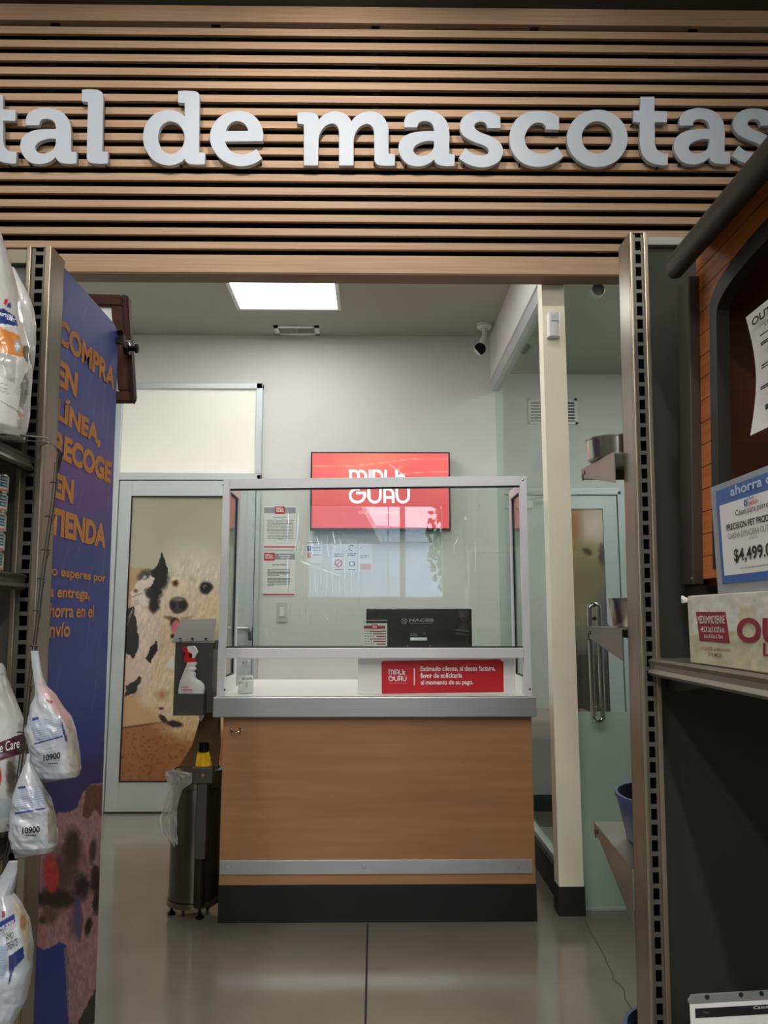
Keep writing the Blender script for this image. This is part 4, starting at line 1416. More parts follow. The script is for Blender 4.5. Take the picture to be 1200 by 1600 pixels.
for a in (.785, 2.356):
    dd = Vector((r * .8 * math.cos(a), 0, r * .8 * math.sin(a)))
    mb.ribbon([cc + N * .0008 - dd, cc + N * .0008 + dd], .003, N, .0004)
mb.build('brand_mark', silver, o)
rect_on('white_sticker', 641, 996, 667, 1000.5, pl, paper, o)
textlines('sticker_print', [(641, 651, 990.5), (660, 666, 990.5), (641, 653, 993)], pl, silver, o, 1, 4)
for px in (636, 672):
    q = onplane(px, 1009, *pl)
    MB().lathe([(0, -.002), (.003, -.001), (.003, 0), (0, 0)], (q.x, Ym, q.z), 10, 'y').build('screw', chrome, o)

# small price list in a clear holder
Yp = 3.40
q0, q1 = at(567, 1012, Y=Yp), at(605, 974, Y=Yp)
o = empty('price_card', ((q0.x + q1.x) / 2, Yp, CT), 'small red and white price card behind the glass, left of the monitor logo', 'price card')
hz = CT + .0012
box_obj('card', (q0.x, q1.x, Yp, Yp + .0015, q0.z - .03, q1.z), paper, o)
MB().box(q0.x - .001, q1.x + .001, Yp + .0016, Yp + .004, hz, q1.z + .012).box(q0.x - .001, q1.x + .001, Yp - .02, Yp + .03, hz, hz + .003).build('holder', clear, o)
box_obj('holder_edge', (q0.x - .001, q1.x + .001, Yp + .001, Yp + .0045, q1.z + .012, q1.z + .014), white_plastic, o)
pl = rbox_plane(Yp)
rect_on('header_bar', 568.5, 977.5, 602, 982.5, pl, mat('dark_red', (150, 36, 44), .5), o)
rect_on('red_badge', 580.5, 975.5, 590, 983, pl, red_m, o, .0008, .0008)
logo('badge_lettering', onplane(582, 981.5, *pl), onplane(588.8, 981.5, *pl), onplane(582, 977, *pl), white_print, o, 7, .002)
for i in range(6):
    y = 985.5 + i * 4.0
    rect_on('red_row', 578 + (i % 3) * 5, y, 603, y + 1.8, pl, mat('dark_red', (150, 36, 44), .5), o, .0004)
textlines('fine_print', [(569, 577 + (i % 3) * 4, 986 + i * 4.0) for i in range(6)], pl, grey_ink, o, 1.2, 4)

# antibacterial gel bottle
Yg = 3.36
q0, q1 = at(371, 1088, Y=Yg), at(397, 1033, Y=Yg)
cx, R = (q0.x + q1.x) / 2, (q1.x - q0.x) / 2
zb, zt = CT + .0015, q1.z
H = zt - zb
o = empty('gel_bottle', (cx, Yg, zb), 'clear antibacterial gel bottle standing at the left end of the counter', 'bottle')
gm = glass_mat('clear_plastic', (.95, .965, .96), .05)
MB().lathe([(0, 0), (R * .95, 0), (R, .006), (R, H * .66), (R * .92, H * .74), (R * .6, H * .86), (R * .42, H * .90), (R * .42, H * .95)], (cx, Yg, zb), 36).build('bottle', gm, o, smooth=50, recalc=False)
MB().lathe([(0, .003), (R * .9, .003), (R * .94, .008), (R * .94, H * .55), (0, H * .55)], (cx, Yg, zb), 36).build('gel', glass_mat('gel', (.86, .88, .88), .05, haze=.12, hazec=(.9, .9, .9)), o, smooth=40)
MB().lathe([(R * .44, H * .92), (R * .48, H * .92), (R * .48, H), (R * .2, H), (R * .2, H + .025), (0, H + .025)], (cx, Yg, zb), 20).tube([(cx, Yg, zb + H + .025), (cx, Yg, zb + H + .05)], .004, 8).box(cx - .03, cx + .014, Yg - .008, Yg + .008, zb + H + .05, zb + H + .058, .002).build('pump', white_plastic, o, smooth=40)
MB().tube([(cx, Yg, zb + H * .9), (cx + .004, Yg, zb + H * .2)], .0025, 8).build('dip_tube', white_plastic, o)
# wrapped label
lz0, lz1 = zb + H * .38, zb + H * .58
mb = MB()
prev = None
for i in range(25):
    a = math.radians(200 + 140 * i / 24)
    A = mb.bm.verts.new((cx + (R + .0006) * math.cos(a), Yg + (R + .0006) * math.sin(a), lz0))
    B = mb.bm.verts.new((cx + (R + .0006) * math.cos(a), Yg + (R + .0006) * math.sin(a), lz1))
    if prev:
        mb.bm.faces.new((prev[0], A, B, prev[1]))
    prev = (A, B)
lb = mb.build('label', paper, o, smooth=60)
me = text_mesh('GEL ANTIB', .02)
co = np.empty(len(me.vertices) * 3); me.vertices.foreach_get('co', co); co = co.reshape(-1, 3)
lo, hi = co[:, :2].min(0), co[:, :2].max(0)
u, vv = (co[:, 0] - lo[0]) / (hi[0] - lo[0]), (co[:, 1] - lo[1]) / (hi[1] - lo[1])
ang = np.radians(252 + 74 * u)
co = np.stack([cx + (R + .0012) * np.cos(ang), Yg + (R + .0012) * np.sin(ang), lz0 + (lz1 - lz0) * (.32 + .36 * vv)], 1)
me.vertices.foreach_set('co', co.ravel()); me.update()
link_mesh('label_text', me, ink, lb)

# ================================================================== clean-up station left of the counter
st_grey = mat('station_grey', (78, 78, 76), .45, metal=.35, noise=.03, nscale=8)
st_light = mat('station_hood', (88, 86, 80), .5, metal=.2)
bin_m = mat('bin_steel', (104, 100, 92), .28, metal=.9, noise=.05, nscale=6, nvec=(30, 30, .5))
stn = empty('cleanup_station', (-.755, 3.42, 0), 'grey clean-up station with a steel bin left of the counter', 'clean-up station')
bx, by = -.757, 3.42
R = .103
MB().lathe([(0, .065), (R * .99, .065), (R, .07), (R, .565), (R * .96, .575), (0, .575)], (bx, by, 0), 48).build('bin_body', bin_m, stn, smooth=40)
MB().lathe([(R + .002, .51), (R + .006, .512), (R + .006, .578), (R - .006, .58), (R - .006, .575), (R + .001, .574)], (bx, by, 0), 48).build('bin_lid_rim', mat('bin_rim', (120, 112, 98), .3, metal=.8), stn, smooth=40)
MB().lathe([(0, .042), (R * 1.06, .042), (R * 1.08, .05), (R * 1.08, .062), (0, .0645)], (bx, by, 0), 48, sx=1.0, sy=.98).build('base_plate', mat('bin_rim', (120, 112, 98), .3, metal=.8), stn, smooth=40)
for a in (200, 300, 60, 130):
    fx, fy = bx + .088 * math.cos(math.radians(a)), by + .086 * math.sin(math.radians(a))
    MB().lathe([(0, 0), (.017, 0), (.017, .007), (.006, .016), (.004, .042), (0, .042)], (fx, fy, 0), 16).build('foot', black_plastic, stn, smooth=40)
# tool channel in front
q0, q1 = at(304, 1341, Y=3.30), at(335, 1197, Y=3.30)
hx0, hx1 = at(303, 1200, Y=3.295).x, at(335, 1200, Y=3.295).x
zt1, zt0, zl = at(320, 1197, Y=3.295).z, at(320, 1222, Y=3.295).z, at(320, 1341, Y=3.295).z
ccx = (hx0 + hx1) / 2 - .003
MB().box(hx0, hx1, 3.262, 3.31, zt0, zt1, .004).box(ccx - .022, ccx + .022, 3.272, 3.316, zl, zt0 - .0005, .006).build('tool_channel', st_grey, stn)
MB().cyl((ccx - .004, 3.30, zl - .0005), (ccx - .004, 3.30, .063), .021, 20).build('tool_tube', mat('dark_tube', (62, 58, 48), .35, metal=.8), stn, smooth=40)
mb = MB()
cm = at(317, 1212, Y=3.262)
mb.ribbon([cm + Vector((0, -.0005, -.010)), cm + Vector((0, -.0005, .010))], .003, (0, -1, 0), .0005).ribbon([cm + Vector((-.006, -.0005, .001)), cm + Vector((.006, -.0005, .001))], .003, (0, -1, 0), .0005)
mb.build('yellow_mark', mat('mark_yellow', (196, 176, 60), .5), stn)
# bronze back panel between bin and dispenser
pb = [(278, 1200), (340, 1200), (344, 1170), (344, 1105), (318, 1105), (300, 1165)]
P = [at(x, y, Y=3.47) for x, y in pb]
MB().prism(P, (0, .012, 0)).build('back_panel', mat('panel_bronze', (112, 88, 58), .45, metal=.4), stn)
# dispenser
dx0, dx1 = at(272, 1060, Y=3.36).x, at(332, 1060, Y=3.36).x
dz0, dz1 = at(300, 1114, Y=3.36).z, at(300, 1004, Y=3.36).z
box_obj('dispenser_box', (dx0, dx1, 3.36, 3.455, dz0, dz1), st_grey, stn, .002)
h0, h1, h2, h3 = at(268, 1004, Y=3.352), at(333, 1002.5, Y=3.352), at(338, 968, Y=3.45), at(283.5, 970, Y=3.45)
MB().prism([h0, h1, h2, h3], (0, .002, .004)).build('dispenser_hood', st_light, stn)
for px in (282, 301, 322):
    q = at(px, 998, Y=3.362)
    MB().box(q.x - .004, q.x + .004, q.y - .012, q.y, q.z - .002, q.z + .004).build('hood_slot', black_matte, stn)
box_obj('hinge', (dx1 + .0005, dx1 + .02, 3.38, 3.42, dz1 - .03, dz1 + .01), st_light, stn, .002)
# tray
tx0, tx1 = at(271, 1100, Y=3.295).x, at(318, 1100, Y=3.295).x
tz0, tz1 = at(295, 1118, Y=3.295).z, at(295, 1084, Y=3.295).z
mb = MB().box(tx0, tx1, 3.295, 3.298, tz0, tz1).box(tx0, tx0 + .003, 3.298, 3.3595, tz0, tz1 + .0).box(tx1 - .003, tx1, 3.298, 3.3595, tz0, tz1).box(tx0 + .003, tx1 - .003, 3.298, 3.3595, tz0, tz0 + .003)
mb.build('tray', st_grey, stn)
# towel corner sticking out
P = [at(272, 1024, Y=3.40), at(259, 1041, Y=3.39), at(272, 1047, Y=3.40)]
MB().prism(P, (0, .002, 0)).build('paper_towel', white_print, stn)
P = [at(310, 1118.5, Y=3.37), at(320, 1117.5, Y=3.37), at(314, 1128, Y=3.37)]
MB().prism(P, (0, .002, 0)).build('paper_towel', white_print, stn)

# spray bottle in the tray
Ys = 3.325
o = empty('spray_bottle', (at(299, 1086, Y=Ys).x, Ys, tz0 + .0035), 'white spray bottle with a red trigger in the grey tray', 'spray bottle')
bz0 = tz0 + .0035
def spx(x, y):
    q = at(260 + x / 9.41, 960 + y / 9.41, Y=Ys)
    return q.x, q.z
prof = [(700, 310, 448), (735, 300, 450), (765, 290, 420), (790, 280, 442), (812, 270, 440), (835, 262, 410), (862, 250, 434), (885, 243, 430), (920, 228, 425), (950, 215, 450), (990, 200, 520), (1030, 190, 555), (1080, 182, 566), (1130, 176, 560), (1180, 174, 556), (1215, 174, 556)]
mb = MB()
rings = []
zlast = None
for y, xl, xr in prof + [(None, 174, 556)]:
    if y is None:
        zz = bz0
    else:
        zz = spx(300, y)[1]
    xa, xb = spx(xl, y or 1215)[0], spx(xr, y or 1215)[0]
    c0, rx = (xa + xb) / 2, (xb - xa) / 2
    ry = min(rx, .024)
    rings.append([mb.bm.verts.new((c0 + rx * math.copysign(abs(math.cos(a)) ** .8, math.cos(a)), Ys + ry * math.copysign(abs(math.sin(a)) ** .8, math.sin(a)), zz)) for a in [2 * math.pi * j / 24 for j in range(24)]])
for A, B in zip(rings, rings[1:]):
    for k in range(24):
        mb.bm.faces.new((A[k], A[(k + 1) % 24], B[(k + 1) % 24], B[k]))
mb.bm.faces.new(rings[0]); mb.bm.faces.new(rings[-1][::-1])
bt = mb.build('bottle', white_plastic, o, smooth=50)
red_pl = mat('red_plastic', (206, 34, 40), .35)
def poly_px(pts, y0, d):
    return [Vector((spx(x, y)[0], y0, spx(x, y)[1])) for x, y in pts], (0, d, 0)
mb = MB()
P, e = poly_px([(310, 470), (400, 462), (440, 500), (462, 560), (440, 590), (420, 640), (385, 640), (390, 580), (330, 545)], Ys - .011, .022)
mb.prism(P, e); mb.build('spray_head', white_plastic, o)
mb = MB()
P, e = poly_px([(318, 640), (424, 640), (430, 698), (312, 702)], Ys - .014, .028)
mb.prism(P, e)
P, e = poly_px([(250, 480), (328, 480), (328, 548), (290, 560), (250, 540)], Ys - .010, .020)
mb.prism(P, e)
P, e = poly_px([(285, 560), (372, 552), (376, 580), (335, 590), (338, 640), (318, 690), (280, 706), (262, 700), (268, 620)], Ys - .008, .016)
mb.prism(P, e)
mb.build('trigger', red_pl, o)
pls = rbox_plane(Ys - .0245)
text_on('label_text', 'Limpiador', 283.5, 1072.3, 296, 1075, pls, red_pl, bt, .02)
text_on('label_text', 'Desinfectante', 283.5, 1076.2, 300.5, 1079, pls, red_pl, bt, .02)
textlines('fine_print', [(283.5, 300, 1080.7), (283.5, 300, 1082.4)], pls, mat('pale_blue_ink', (170, 176, 206), .6), bt, .9, 3)
mb = MB()
for i in range(8):
    a, b_ = at(292.5 - i * .95, 1040 + i * 2.6, Y=Ys - .0225), at(297.2 - i * 1.1, 1039.6 + i * 2.6, Y=Ys - .0225)
    mb.tube([a, b_], .0008, 6)
mb.build('grip_rib', mat('rib_grey', (176, 176, 174), .5), bt)

# yellow pick-up bag with a black cap in the tool channel
q0, q1 = at(304, 1199, Y=3.286), at(332, 1178, Y=3.286)
o = empty('bag_dispenser', (ccx, 3.286, zt1 + .0005), 'yellow crumpled bags under a black cap in the grey tool channel', 'bag dispenser')
mb = MB()
rings = []
zs = [zt1 + .0005] + [at(318, y, Y=3.286).z for y in (1196, 1190, 1182, 1174, 1170)]
rad = [.028, .031, .030, .026, .020, .017]
for z, r in zip(zs, rad):
    rings.append([mb.bm.verts.new((at(318, 1190, Y=3.286).x + (r * (1 + .16 * math.sin(k * 2.1 + z * 90))) * math.cos(2 * math.pi * k / 28), 3.286 + r * .62 * (1 + .16 * math.cos(k * 1.9)) * math.sin(2 * math.pi * k / 28), z)) for k in range(28)])
for A, B in zip(rings, rings[1:]):
    for k in range(28):
        mb.bm.faces.new((A[k], A[(k + 1) % 28], B[(k + 1) % 28], B[k]))
mb.bm.faces.new(rings[0]); mb.bm.faces.new(rings[-1])
mb.build('yellow_bag', mat('yellow_bag', (226, 178, 30), .45, noise=.12, nscale=40), o, smooth=25)
q0, q1 = at(318, 1174, Y=3.286), at(318, 1161, Y=3.286)
MB().lathe([(0, 0), (.022, 0), (.0225, .003), (.0225, q1.z - q0.z), (.018, q1.z - q0.z), (.018, q1.z - q0.z - .003), (0, q1.z - q0.z - .003)], (q0.x, 3.286, q0.z), 28).build('cap', black_plastic, o, smooth=40)

# crumpled clear plastic bag over the bin's left edge
film2 = glass_mat('white_film', (.96, .96, .95), .12, haze=.5, hazec=(.9, .9, .89), rough=.15)
rows = [(1204, 259, 268), (1210, 258, 300), (1218, 260, 302), (1228, 262, 292), (1238, 260, 285), (1250, 258, 280), (1262, 255, 277), (1275, 250, 276), (1288, 249, 277), (1300, 252, 276), (1312, 262, 278), (1320, 268, 278)]
nu = 26
P = np.zeros((len(rows) * 3 - 2, nu, 3))
rn = np.random.RandomState(5)
ys = np.linspace(0, len(rows) - 1, P.shape[0])
for i, t in enumerate(ys):
    y = np.interp(t, range(len(rows)), [r[0] for r in rows]); xl = np.interp(t, range(len(rows)), [r[1] for r in rows]); xr = np.interp(t, range(len(rows)), [r[2] for r in rows])
    for j in range(nu):
        u = j / (nu - 1)
        x = xl + (xr - xl) * u
        yy = y + (2.2 * math.sin(u * 9 + i * .7) + 5 * (float(fbm(np.array(u * 5.), np.array(i * .3), 2)) - .5))
        q = at(x, yy, Y=3.30)
        dxx = q.x - bx
        edge = by - math.sqrt(max(.0001, (R + .01) ** 2 - dxx * dxx)) if abs(dxx) < R + .01 else by
        yf = min(edge, 3.40) - .005 - .028 * abs(float(fbm(np.array(u * 7.3 + .13 * i), np.array(i * .55 + u * 2), 3)) - .5) * 2 - .006 * abs(math.sin(u * 14 + .5 * i))
        P[i, j] = at(x, yy, Y=yf)
o = surf('plastic_bag', P, np.ones(P.shape) * 220, film2)
tag(o, 'crumpled clear plastic bag hanging over the left rim of the steel bin', 'plastic bag')

# ================================================================== shelving gondolas
def lean(k, z0):
    """uprights are a touch out of plumb"""
    M = Matrix.Identity(4)
    M[0][2] = k
    M[0][3] = -k * z0
    return M


def upright(parent, x0, x1, y0, y1, zt, M, pitch=.0322, slot=(.30, .56)):
    w_ = x1 - x0
    mb = MB()
    a, b = x0 + w_ * .23, x1 - w_ * .30
    mb.box(x0, a - .002, y0, y0 + .014, 0, zt, .0025).box(b + .002, x1, y0, y0 + .014, 0, zt, .0025)
    mb.box(x0, x0 + .003, y0 + .014, y1, 0, zt).box(x1 - .003, x1, y0 + .014, y1, 0, zt).box(x0, x1, y1 - .003, y1, 0, zt)
    mb.box(x0 + .003, x1 - .003, y0 + .004, y1 - .003, zt - .002, zt)
    s0, s1 = a + (b - a) * .22, b - (b - a) * .12
    mb.xf(M).build('upright', bronze, parent)
    mb = MB()
    yy = y0 + .007
    mb.box(a - .002, s0, yy, yy + .003, 0, zt - .003).box(s1, b + .002, yy, yy + .003, 0, zt - .003)
    z = zt - .012
    while z > .02:
        mb.box(s0, s1, yy, yy + .003, z - .009, z)
        z -= pitch
    mb.xf(M).build('slotted_strip', mat('slot_strip', (104, 100, 92), .4, metal=.4), parent)
    MB().box(a, b, y0 + .02, y0 + .024, 0, zt - .004).xf(M).build('hollow_shade', mat('void_black', (5, 5, 5), .9, spec=.05), parent)  # black sheet stands for the shade inside the hollow upright


def far_shelf(parent, xs, x2, y0, y1, z, tilt=0.0, depth0=.075, depth1=.03, sgn=1):
    """shelf on the far face with a deeper bracket near the upright"""
    mb = MB()
    za, zb = z - tilt, z
    A = [(xs, y0, za), (xs, y1, zb), (xs, y1, zb - depth1), (xs, y1 - .05, zb - depth1 - .004), (xs, y0, za - depth0)]
    br = MB().prism(A, (.0025 * sgn, 0, 0)).build('shelf_bracket', shelf_grey, parent)
    mb.prism([(xs + .003 * sgn, y0, za), (xs + .003 * sgn, y1, zb), (xs + .003 * sgn, y1, zb - .004), (xs + .003 * sgn, y0, za - .004)], ((x2 - xs) , 0, 0))
    mb.prism([(xs + .003 * sgn, y1 - .003, zb - .004), (xs + .003 * sgn, y1, zb - .004), (xs + .003 * sgn, y1, zb - .03), (xs + .003 * sgn, y1 - .003, zb - .03)], ((x2 - xs), 0, 0))
    mb.build('shelf_board', shelf_grey, parent)
    for y, dz in ((y1 - .035, -.016), (y1 - .016, -.021), (y1 - .018, -.030)):
        MB().box(xs - .0012 if sgn > 0 else xs + .0002, xs - .0002 if sgn > 0 else xs + .0012, y - .004, y + .004, zb + dz - .005, zb + dz + .005).build('bracket_slot', black_matte, parent)


PROF = [(0, .0), (-.008, -.004), (-.004, -.012), (-.004, -.022), (-.009, -.030), (-.004, -.036), (.012, -.036), (.012, -.001)]


def side_lip(parent, x, y0, y1, z, m, sgn=1):
    MB().prism([(x + p * sgn, y0, z + q) for p, q in PROF], (0, y1 - y0, 0)).build('price_channel', m, parent)


# ---------------- right gondola
gr = empty('shelving_gondola', (1.1, 1.75, 0), 'dark shelving gondola on the right carrying the dog house', 'shelving')
MR = lean(.0178, 2.12)
upright(gr, .601, .644, 1.70, 1.785, 2.123, MR)
MB().box(.646, 1.9, 1.735, 1.748, 0, 2.10).xf(MR).build('back_panel', panel_dark, gr)
MB().box(.646, 1.9, 1.722, 1.752, 2.101, 2.122, .003).xf(MR).build('top_cap', mat('cap_grey', (148, 150, 142), .5), gr)
far_shelf(gr, .573, 1.5, 1.80, 2.09, 1.627, .014)
far_shelf(gr, .573, 1.5, 1.80, 2.09, 1.195, .0)
far_shelf(gr, .573, 1.5, 1.80, 2.09, .691, .024, .12, .03)
far_shelf(gr, .573, 1.5, 1.80, 2.09, .15, .0)
SZ = 1.131
box_obj('shelf_board', (.612, 1.75, .7, 1.722, SZ - .004, SZ - .0005), shelf_grey, gr)
side_lip(gr, .605, .7, 1.70, SZ - .0005, mat('channel_grey', (138, 136, 124), .42, metal=.55))
MB().prism([(.64, 1.715, SZ - .037), (.64, 1.45, SZ - .037), (.64, 1.715, SZ - .075)], (.004, 0, 0)).build('shelf_bracket', gondola_grey, gr)
box_obj('base_shelf', (.60, 1.75, .7, 1.725, .30, .33), gondola_grey, gr)
box_obj('base_plinth', (.63, 1.75, .72, 1.725, .0, .299), panel_dark, gr)

# ---------------- left gondola
gl = empty('shelving_gondola', (-1.3, 1.8, 0), 'dark shelving gondola on the left with food bags and cans', 'shelving')
ML = lean(-.0178, 2.11)
upright(gl, -.846, -.786, 1.77, 1.85, 2.114, ML)
MB().box(-2.0, -.849, 1.80, 1.812, 0, 2.075).xf(ML).build('back_panel', mat('gondola_panel_left', (96, 96, 90), .7), gl)
MB().box(-2.0, -.849, 1.785, 1.818, 2.076, 2.112, .003).xf(ML).build('top_cap', mat('cap_olive', (142, 138, 120), .5), gl)
lips = mat('lip_dark', (74, 72, 66), .4, metal=.5)
SL = (1.592, 1.318, .742, .30)
for z in SL:
    box_obj('shelf_board', (-1.95, -.806, 1.25, 1.795, z - .004, z - .0005), gondola_grey, gl)
    side_lip(gl, -.80, 1.25, 1.765, z - .0005, lips, -1)
for z in (1.63, 1.2, .69, .15):
    far_shelf(gl, -.80, -1.9, 1.865, 2.22, z, 0, .07, .03, -1)

# ================================================================== blue banner on the end of the left gondola
BX = -.792
bn = empty('hanging_banner', (BX, 2.05, .04), 'blue promotional banner with orange lettering on the end of the left gondola', 'banner')
zt_, zb_ = at(183, 511, X=BX).z, .04
nv, nu = 520, 110
yT, yB = at(185, 520, X=BX).y, at(148, 1598, X=BX).y
P = np.zeros((nv, nu, 3))
for i in range(nv):
    v = i / (nv - 1)
    z = zt_ + (zb_ - zt_) * v
    yr = yT + (yB - yT) * v
    rc = .045
    dz = zt_ - z
    if dz < rc:
        yr -= rc - math.sqrt(max(0, rc * rc - (rc - dz) ** 2))
    for j in range(nu):
        P[i, j] = (BX, 1.852 + (yr - 1.852) * j / (nu - 1), z)
c = Paint(P, (60, 70, 140))
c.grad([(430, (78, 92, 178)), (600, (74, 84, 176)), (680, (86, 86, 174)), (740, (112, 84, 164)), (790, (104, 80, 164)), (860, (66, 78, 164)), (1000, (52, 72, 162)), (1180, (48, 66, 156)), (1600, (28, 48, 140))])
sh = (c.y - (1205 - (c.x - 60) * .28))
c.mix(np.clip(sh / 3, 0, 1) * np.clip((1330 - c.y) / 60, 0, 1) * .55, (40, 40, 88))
for (x0, y0, x1, y1) in ((135, 480, 130, 500), (124, 520, 114, 590), (145, 560, 138, 620), (165, 590, 160, 660), (150, 620, 140, 690), (170, 640, 166, 700), (131, 760, 120, 800), (112, 840, 96, 890), (128, 840, 120, 870), (145, 880, 130, 960), (172, 740, 168, 800), (160, 980, 150, 1040), (140, 960, 136, 1010), (95, 1035, 88, 1080), (152, 1050, 144, 1110), (165, 840, 160, 900), (112, 500, 104, 560), (158, 700, 154, 740)):
    c.line(x0, y0, x1, y1, .8, (180, 184, 220), .35)
# dog picture at the foot
pink, pink2 = (176, 134, 142), (140, 104, 112)
c.poly([(58, 1340), (66, 1290), (84, 1272), (110, 1268), (122, 1258), (130, 1236), (142, 1226), (175, 1222), (175, 1600), (108, 1600), (106, 1500), (104, 1478), (92, 1472), (80, 1480), (66, 1484), (58, 1476)], pink, 2.5, 12)
c.poly([(132, 1240), (142, 1226), (175, 1226), (172, 1300), (160, 1280), (150, 1262), (138, 1280), (128, 1275)], (104, 66, 56), 3, 10, .9)
c.ell(113, 1320, 12, 26, (62, 44, 48), .4, 0, .35, 7); c.ell(145, 1330, 5, 18, (70, 46, 52), .4, 5, .3, 6); c.ell(150, 1375, 9, 22, (38, 28, 34), .3, 0, .3, 6)
c.ell(128, 1385, 12, 18, (40, 32, 44), .4, 0, .35, 6); c.ell(152, 1410, 7, 18, (40, 28, 32), .3, 5, .3, 6); c.ell(138, 1448, 5, 14, (36, 26, 28), .3, 12, .3, 5)
c.ell(100, 1360, 26, 40, (70, 48, 54), .5, 20, .25, 9, .8)
c.ell(88, 1405, 34, 16, (44, 30, 28), .3, 0, .25, 7)
c.ell(80, 1365, 12, 30, (196, 62, 62), .15, -4, .05, 8)
c.ell(78, 1430, 12, 14, (112, 76, 70), .4); c.ell(66, 1438, 5, 6, (60, 40, 40), .4)
c.ell(62, 1462, 10, 16, (176, 124, 122), .4, 0, .1)
c.ell(118, 1440, 10, 22, (126, 84, 100), .5, 0, .2, 8)
c.poly([(116, 1400), (126, 1400), (130, 1440), (124, 1475), (116, 1440)], (86, 84, 132), 2, 8, .8)
c.poly([(100, 1484), (112, 1470), (122, 1500), (118, 1600), (107, 1600)], (168, 128, 130), 1.5, 8, .7)
c.poly([(120, 1600), (152, 1540), (152, 1600)], (44, 34, 40), 2, 7)
k = fbm(c.x / 2.5, c.y / 6, 3)
fur = c.y > 1240
c.c = np.where(fur[..., None] & (c.c[..., :1] > c.c[..., 2:] - 4), np.clip(c.c * (.8 + .4 * k)[..., None], 0, 255), c.c)
# backing sheet with the same rounded outline
edge = [tuple(P[i, -1]) for i in range(0, 40)] + [tuple(P[-1, -1])]
poly = [(BX - .003, 1.852, zt_)] + [(BX - .003, e[1], e[2]) for e in edge] + [(BX - .003, 1.852, zb_)]
MB().prism(poly, (.0024, 0, 0)).build('sheet', mat('banner_back', (46, 52, 92), .6), bn)
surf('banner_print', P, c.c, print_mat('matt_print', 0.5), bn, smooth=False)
orange = mat('orange_ink', (232, 162, 98), .85, spec=.1)
bpl = (Vector((BX, 0, 0)), Vector((1, 0, 0)))


def btext(body, x0, x1, top, bot, bold):
    zt, zb = onplane(*top, *bpl).z, onplane(*bot, *bpl).z
    ym = (top[1] + bot[1]) / 2
    y0, y1 = onplane(x0, ym, *bpl).y, onplane(x1, ym, *bpl).y
    o = text('banner_lettering', body, (BX, y0, zb), (BX, y1, zb), (BX, y0, zt), orange, bn, bold, .0012, Vector((1, 0, 0)))
    bm = bmesh.new(); bm.from_mesh(o.data)
    bmesh.ops.bisect_plane(bm, geom=bm.verts[:] + bm.edges[:] + bm.faces[:], plane_co=(0, 1.853 - ORG[bn.name].y, 0), plane_no=(0, -1, 0), clear_outer=True)
    bm.to_mesh(o.data); bm.free()


btext('COMPRA', 85, 179, (179, 577), (179, 611), .042)
btext('EN', 86, 120, (119, 582), (119, 622), .05)
btext('L\u00cdNEA,', 86, 158, (103, 622), (157, 703), .05)
btext('RECOGE', 80, 173, (173, 722), (173, 757), .05)
btext('EN', 82, 114.5, (114, 750), (114, 788), .05)
btext('TIENDA', 74, 165, (165, 820), (165, 857), .05)
btext('No esperes por', 66, 165, (86, 884), (150, 912), .025)
btext('la entrega,', 72, 140, (78, 914), (133, 941), .025)
btext('ahorra en el', 68, 146, (144, 945), (144, 965), .025)
btext('env\u00edo', 66, 109, (101, 972), (108, 995), .025)
# clips that hold it
for z in (zt_ - .1, .9):
    MB().box(-.7995, BX - .0035, 1.9, 1.92, z - .01, z + .01).build('mount', black_matte, bn)
    MB().box(-.7995, BX - .0035, 2.15, 2.17, z - .01, z + .01).build('mount', black_matte, bn)

# black bracket arm with a knob and the brown framed board behind the banner
q = at(205, 543, Y=2.34)
br = empty('frame_bracket', (-.80, 2.27, q.z), 'black bracket arm with a round knob at the top corner of the blue banner', 'bracket')
MB().prism([(-.81, 2.262, q.z + .02), (-.775, 2.262, q.z + .028), (q.x - .01, 2.34, q.z + .012), (q.x - .01, 2.34, q.z - .012), (-.775, 2.262, q.z - .012), (-.81, 2.262, q.z - .012)], (0, .02, 0)).build('arm', black_matte, br)
MB().lathe([(0, -.02), (.018, -.018), (.02, -.004), (.008, 0), (.008, .012), (.014, .016), (.014, .024), (0, .026)], (q.x - .006, 2.35, q.z), 20, 'x').build('knob', black_plastic, br, smooth=40)
p0 = at(180, 527, Y=2.262)
MB().tube([p0, at(195, 533, Y=2.29), at(203, 533, Y=2.335), at(204, 538, Y=2.34)], .0018, 6).build('wire', chrome, br)
wood = mat('dark_brown_wood', (80, 42, 31), .6, spec=.2, noise=0, c2=(58, 30, 23), nscale=5, nvec=(1, 1, 6))
FYm = 2.37
fr = empty('framed_board', (at(165, 628, Y=FYm).x, FYm, at(165, 628, Y=FYm).z), 'dark brown wooden framed board sticking out behind the blue banner', 'framed board')
def fq(pts, d, y=FYm):
    return MB().prism([at(x, y_, Y=y) for x, y_ in pts], (0, d, 0))
def barfr(pts, y=FYm, d=.03):
    t = bmesh.new()
    mb = fq(pts, d, y)
    bmesh.ops.bevel(mb.bm, geom=list(mb.bm.edges), offset=.003, segments=2, affect='EDGES')
    return mb
barfr([(122, 458), (189, 460), (190.5, 477), (122, 475)]).build('frame_rail', wood, fr)
barfr([(173, 478), (191, 478), (202, 610), (184, 610)]).build('frame_rail', wood, fr)
barfr([(122, 611), (203, 611), (204, 627), (122, 627)]).build('frame_rail', wood, fr)
barfr([(114, 458), (121, 458), (121, 627), (114, 627)]).build('frame_rail', wood, fr)
barfr([(190, 459), (200, 462), (209, 620), (205, 627.5), (204, 627)], FYm + .004, .036).build('frame_side', mat('brown_wood_side', (62, 30, 24), .6, spec=.2), fr)
fq([(118, 470), (180, 470), (190, 618), (118, 618)], .006, FYm + .016).build('board_face', white_print, fr)
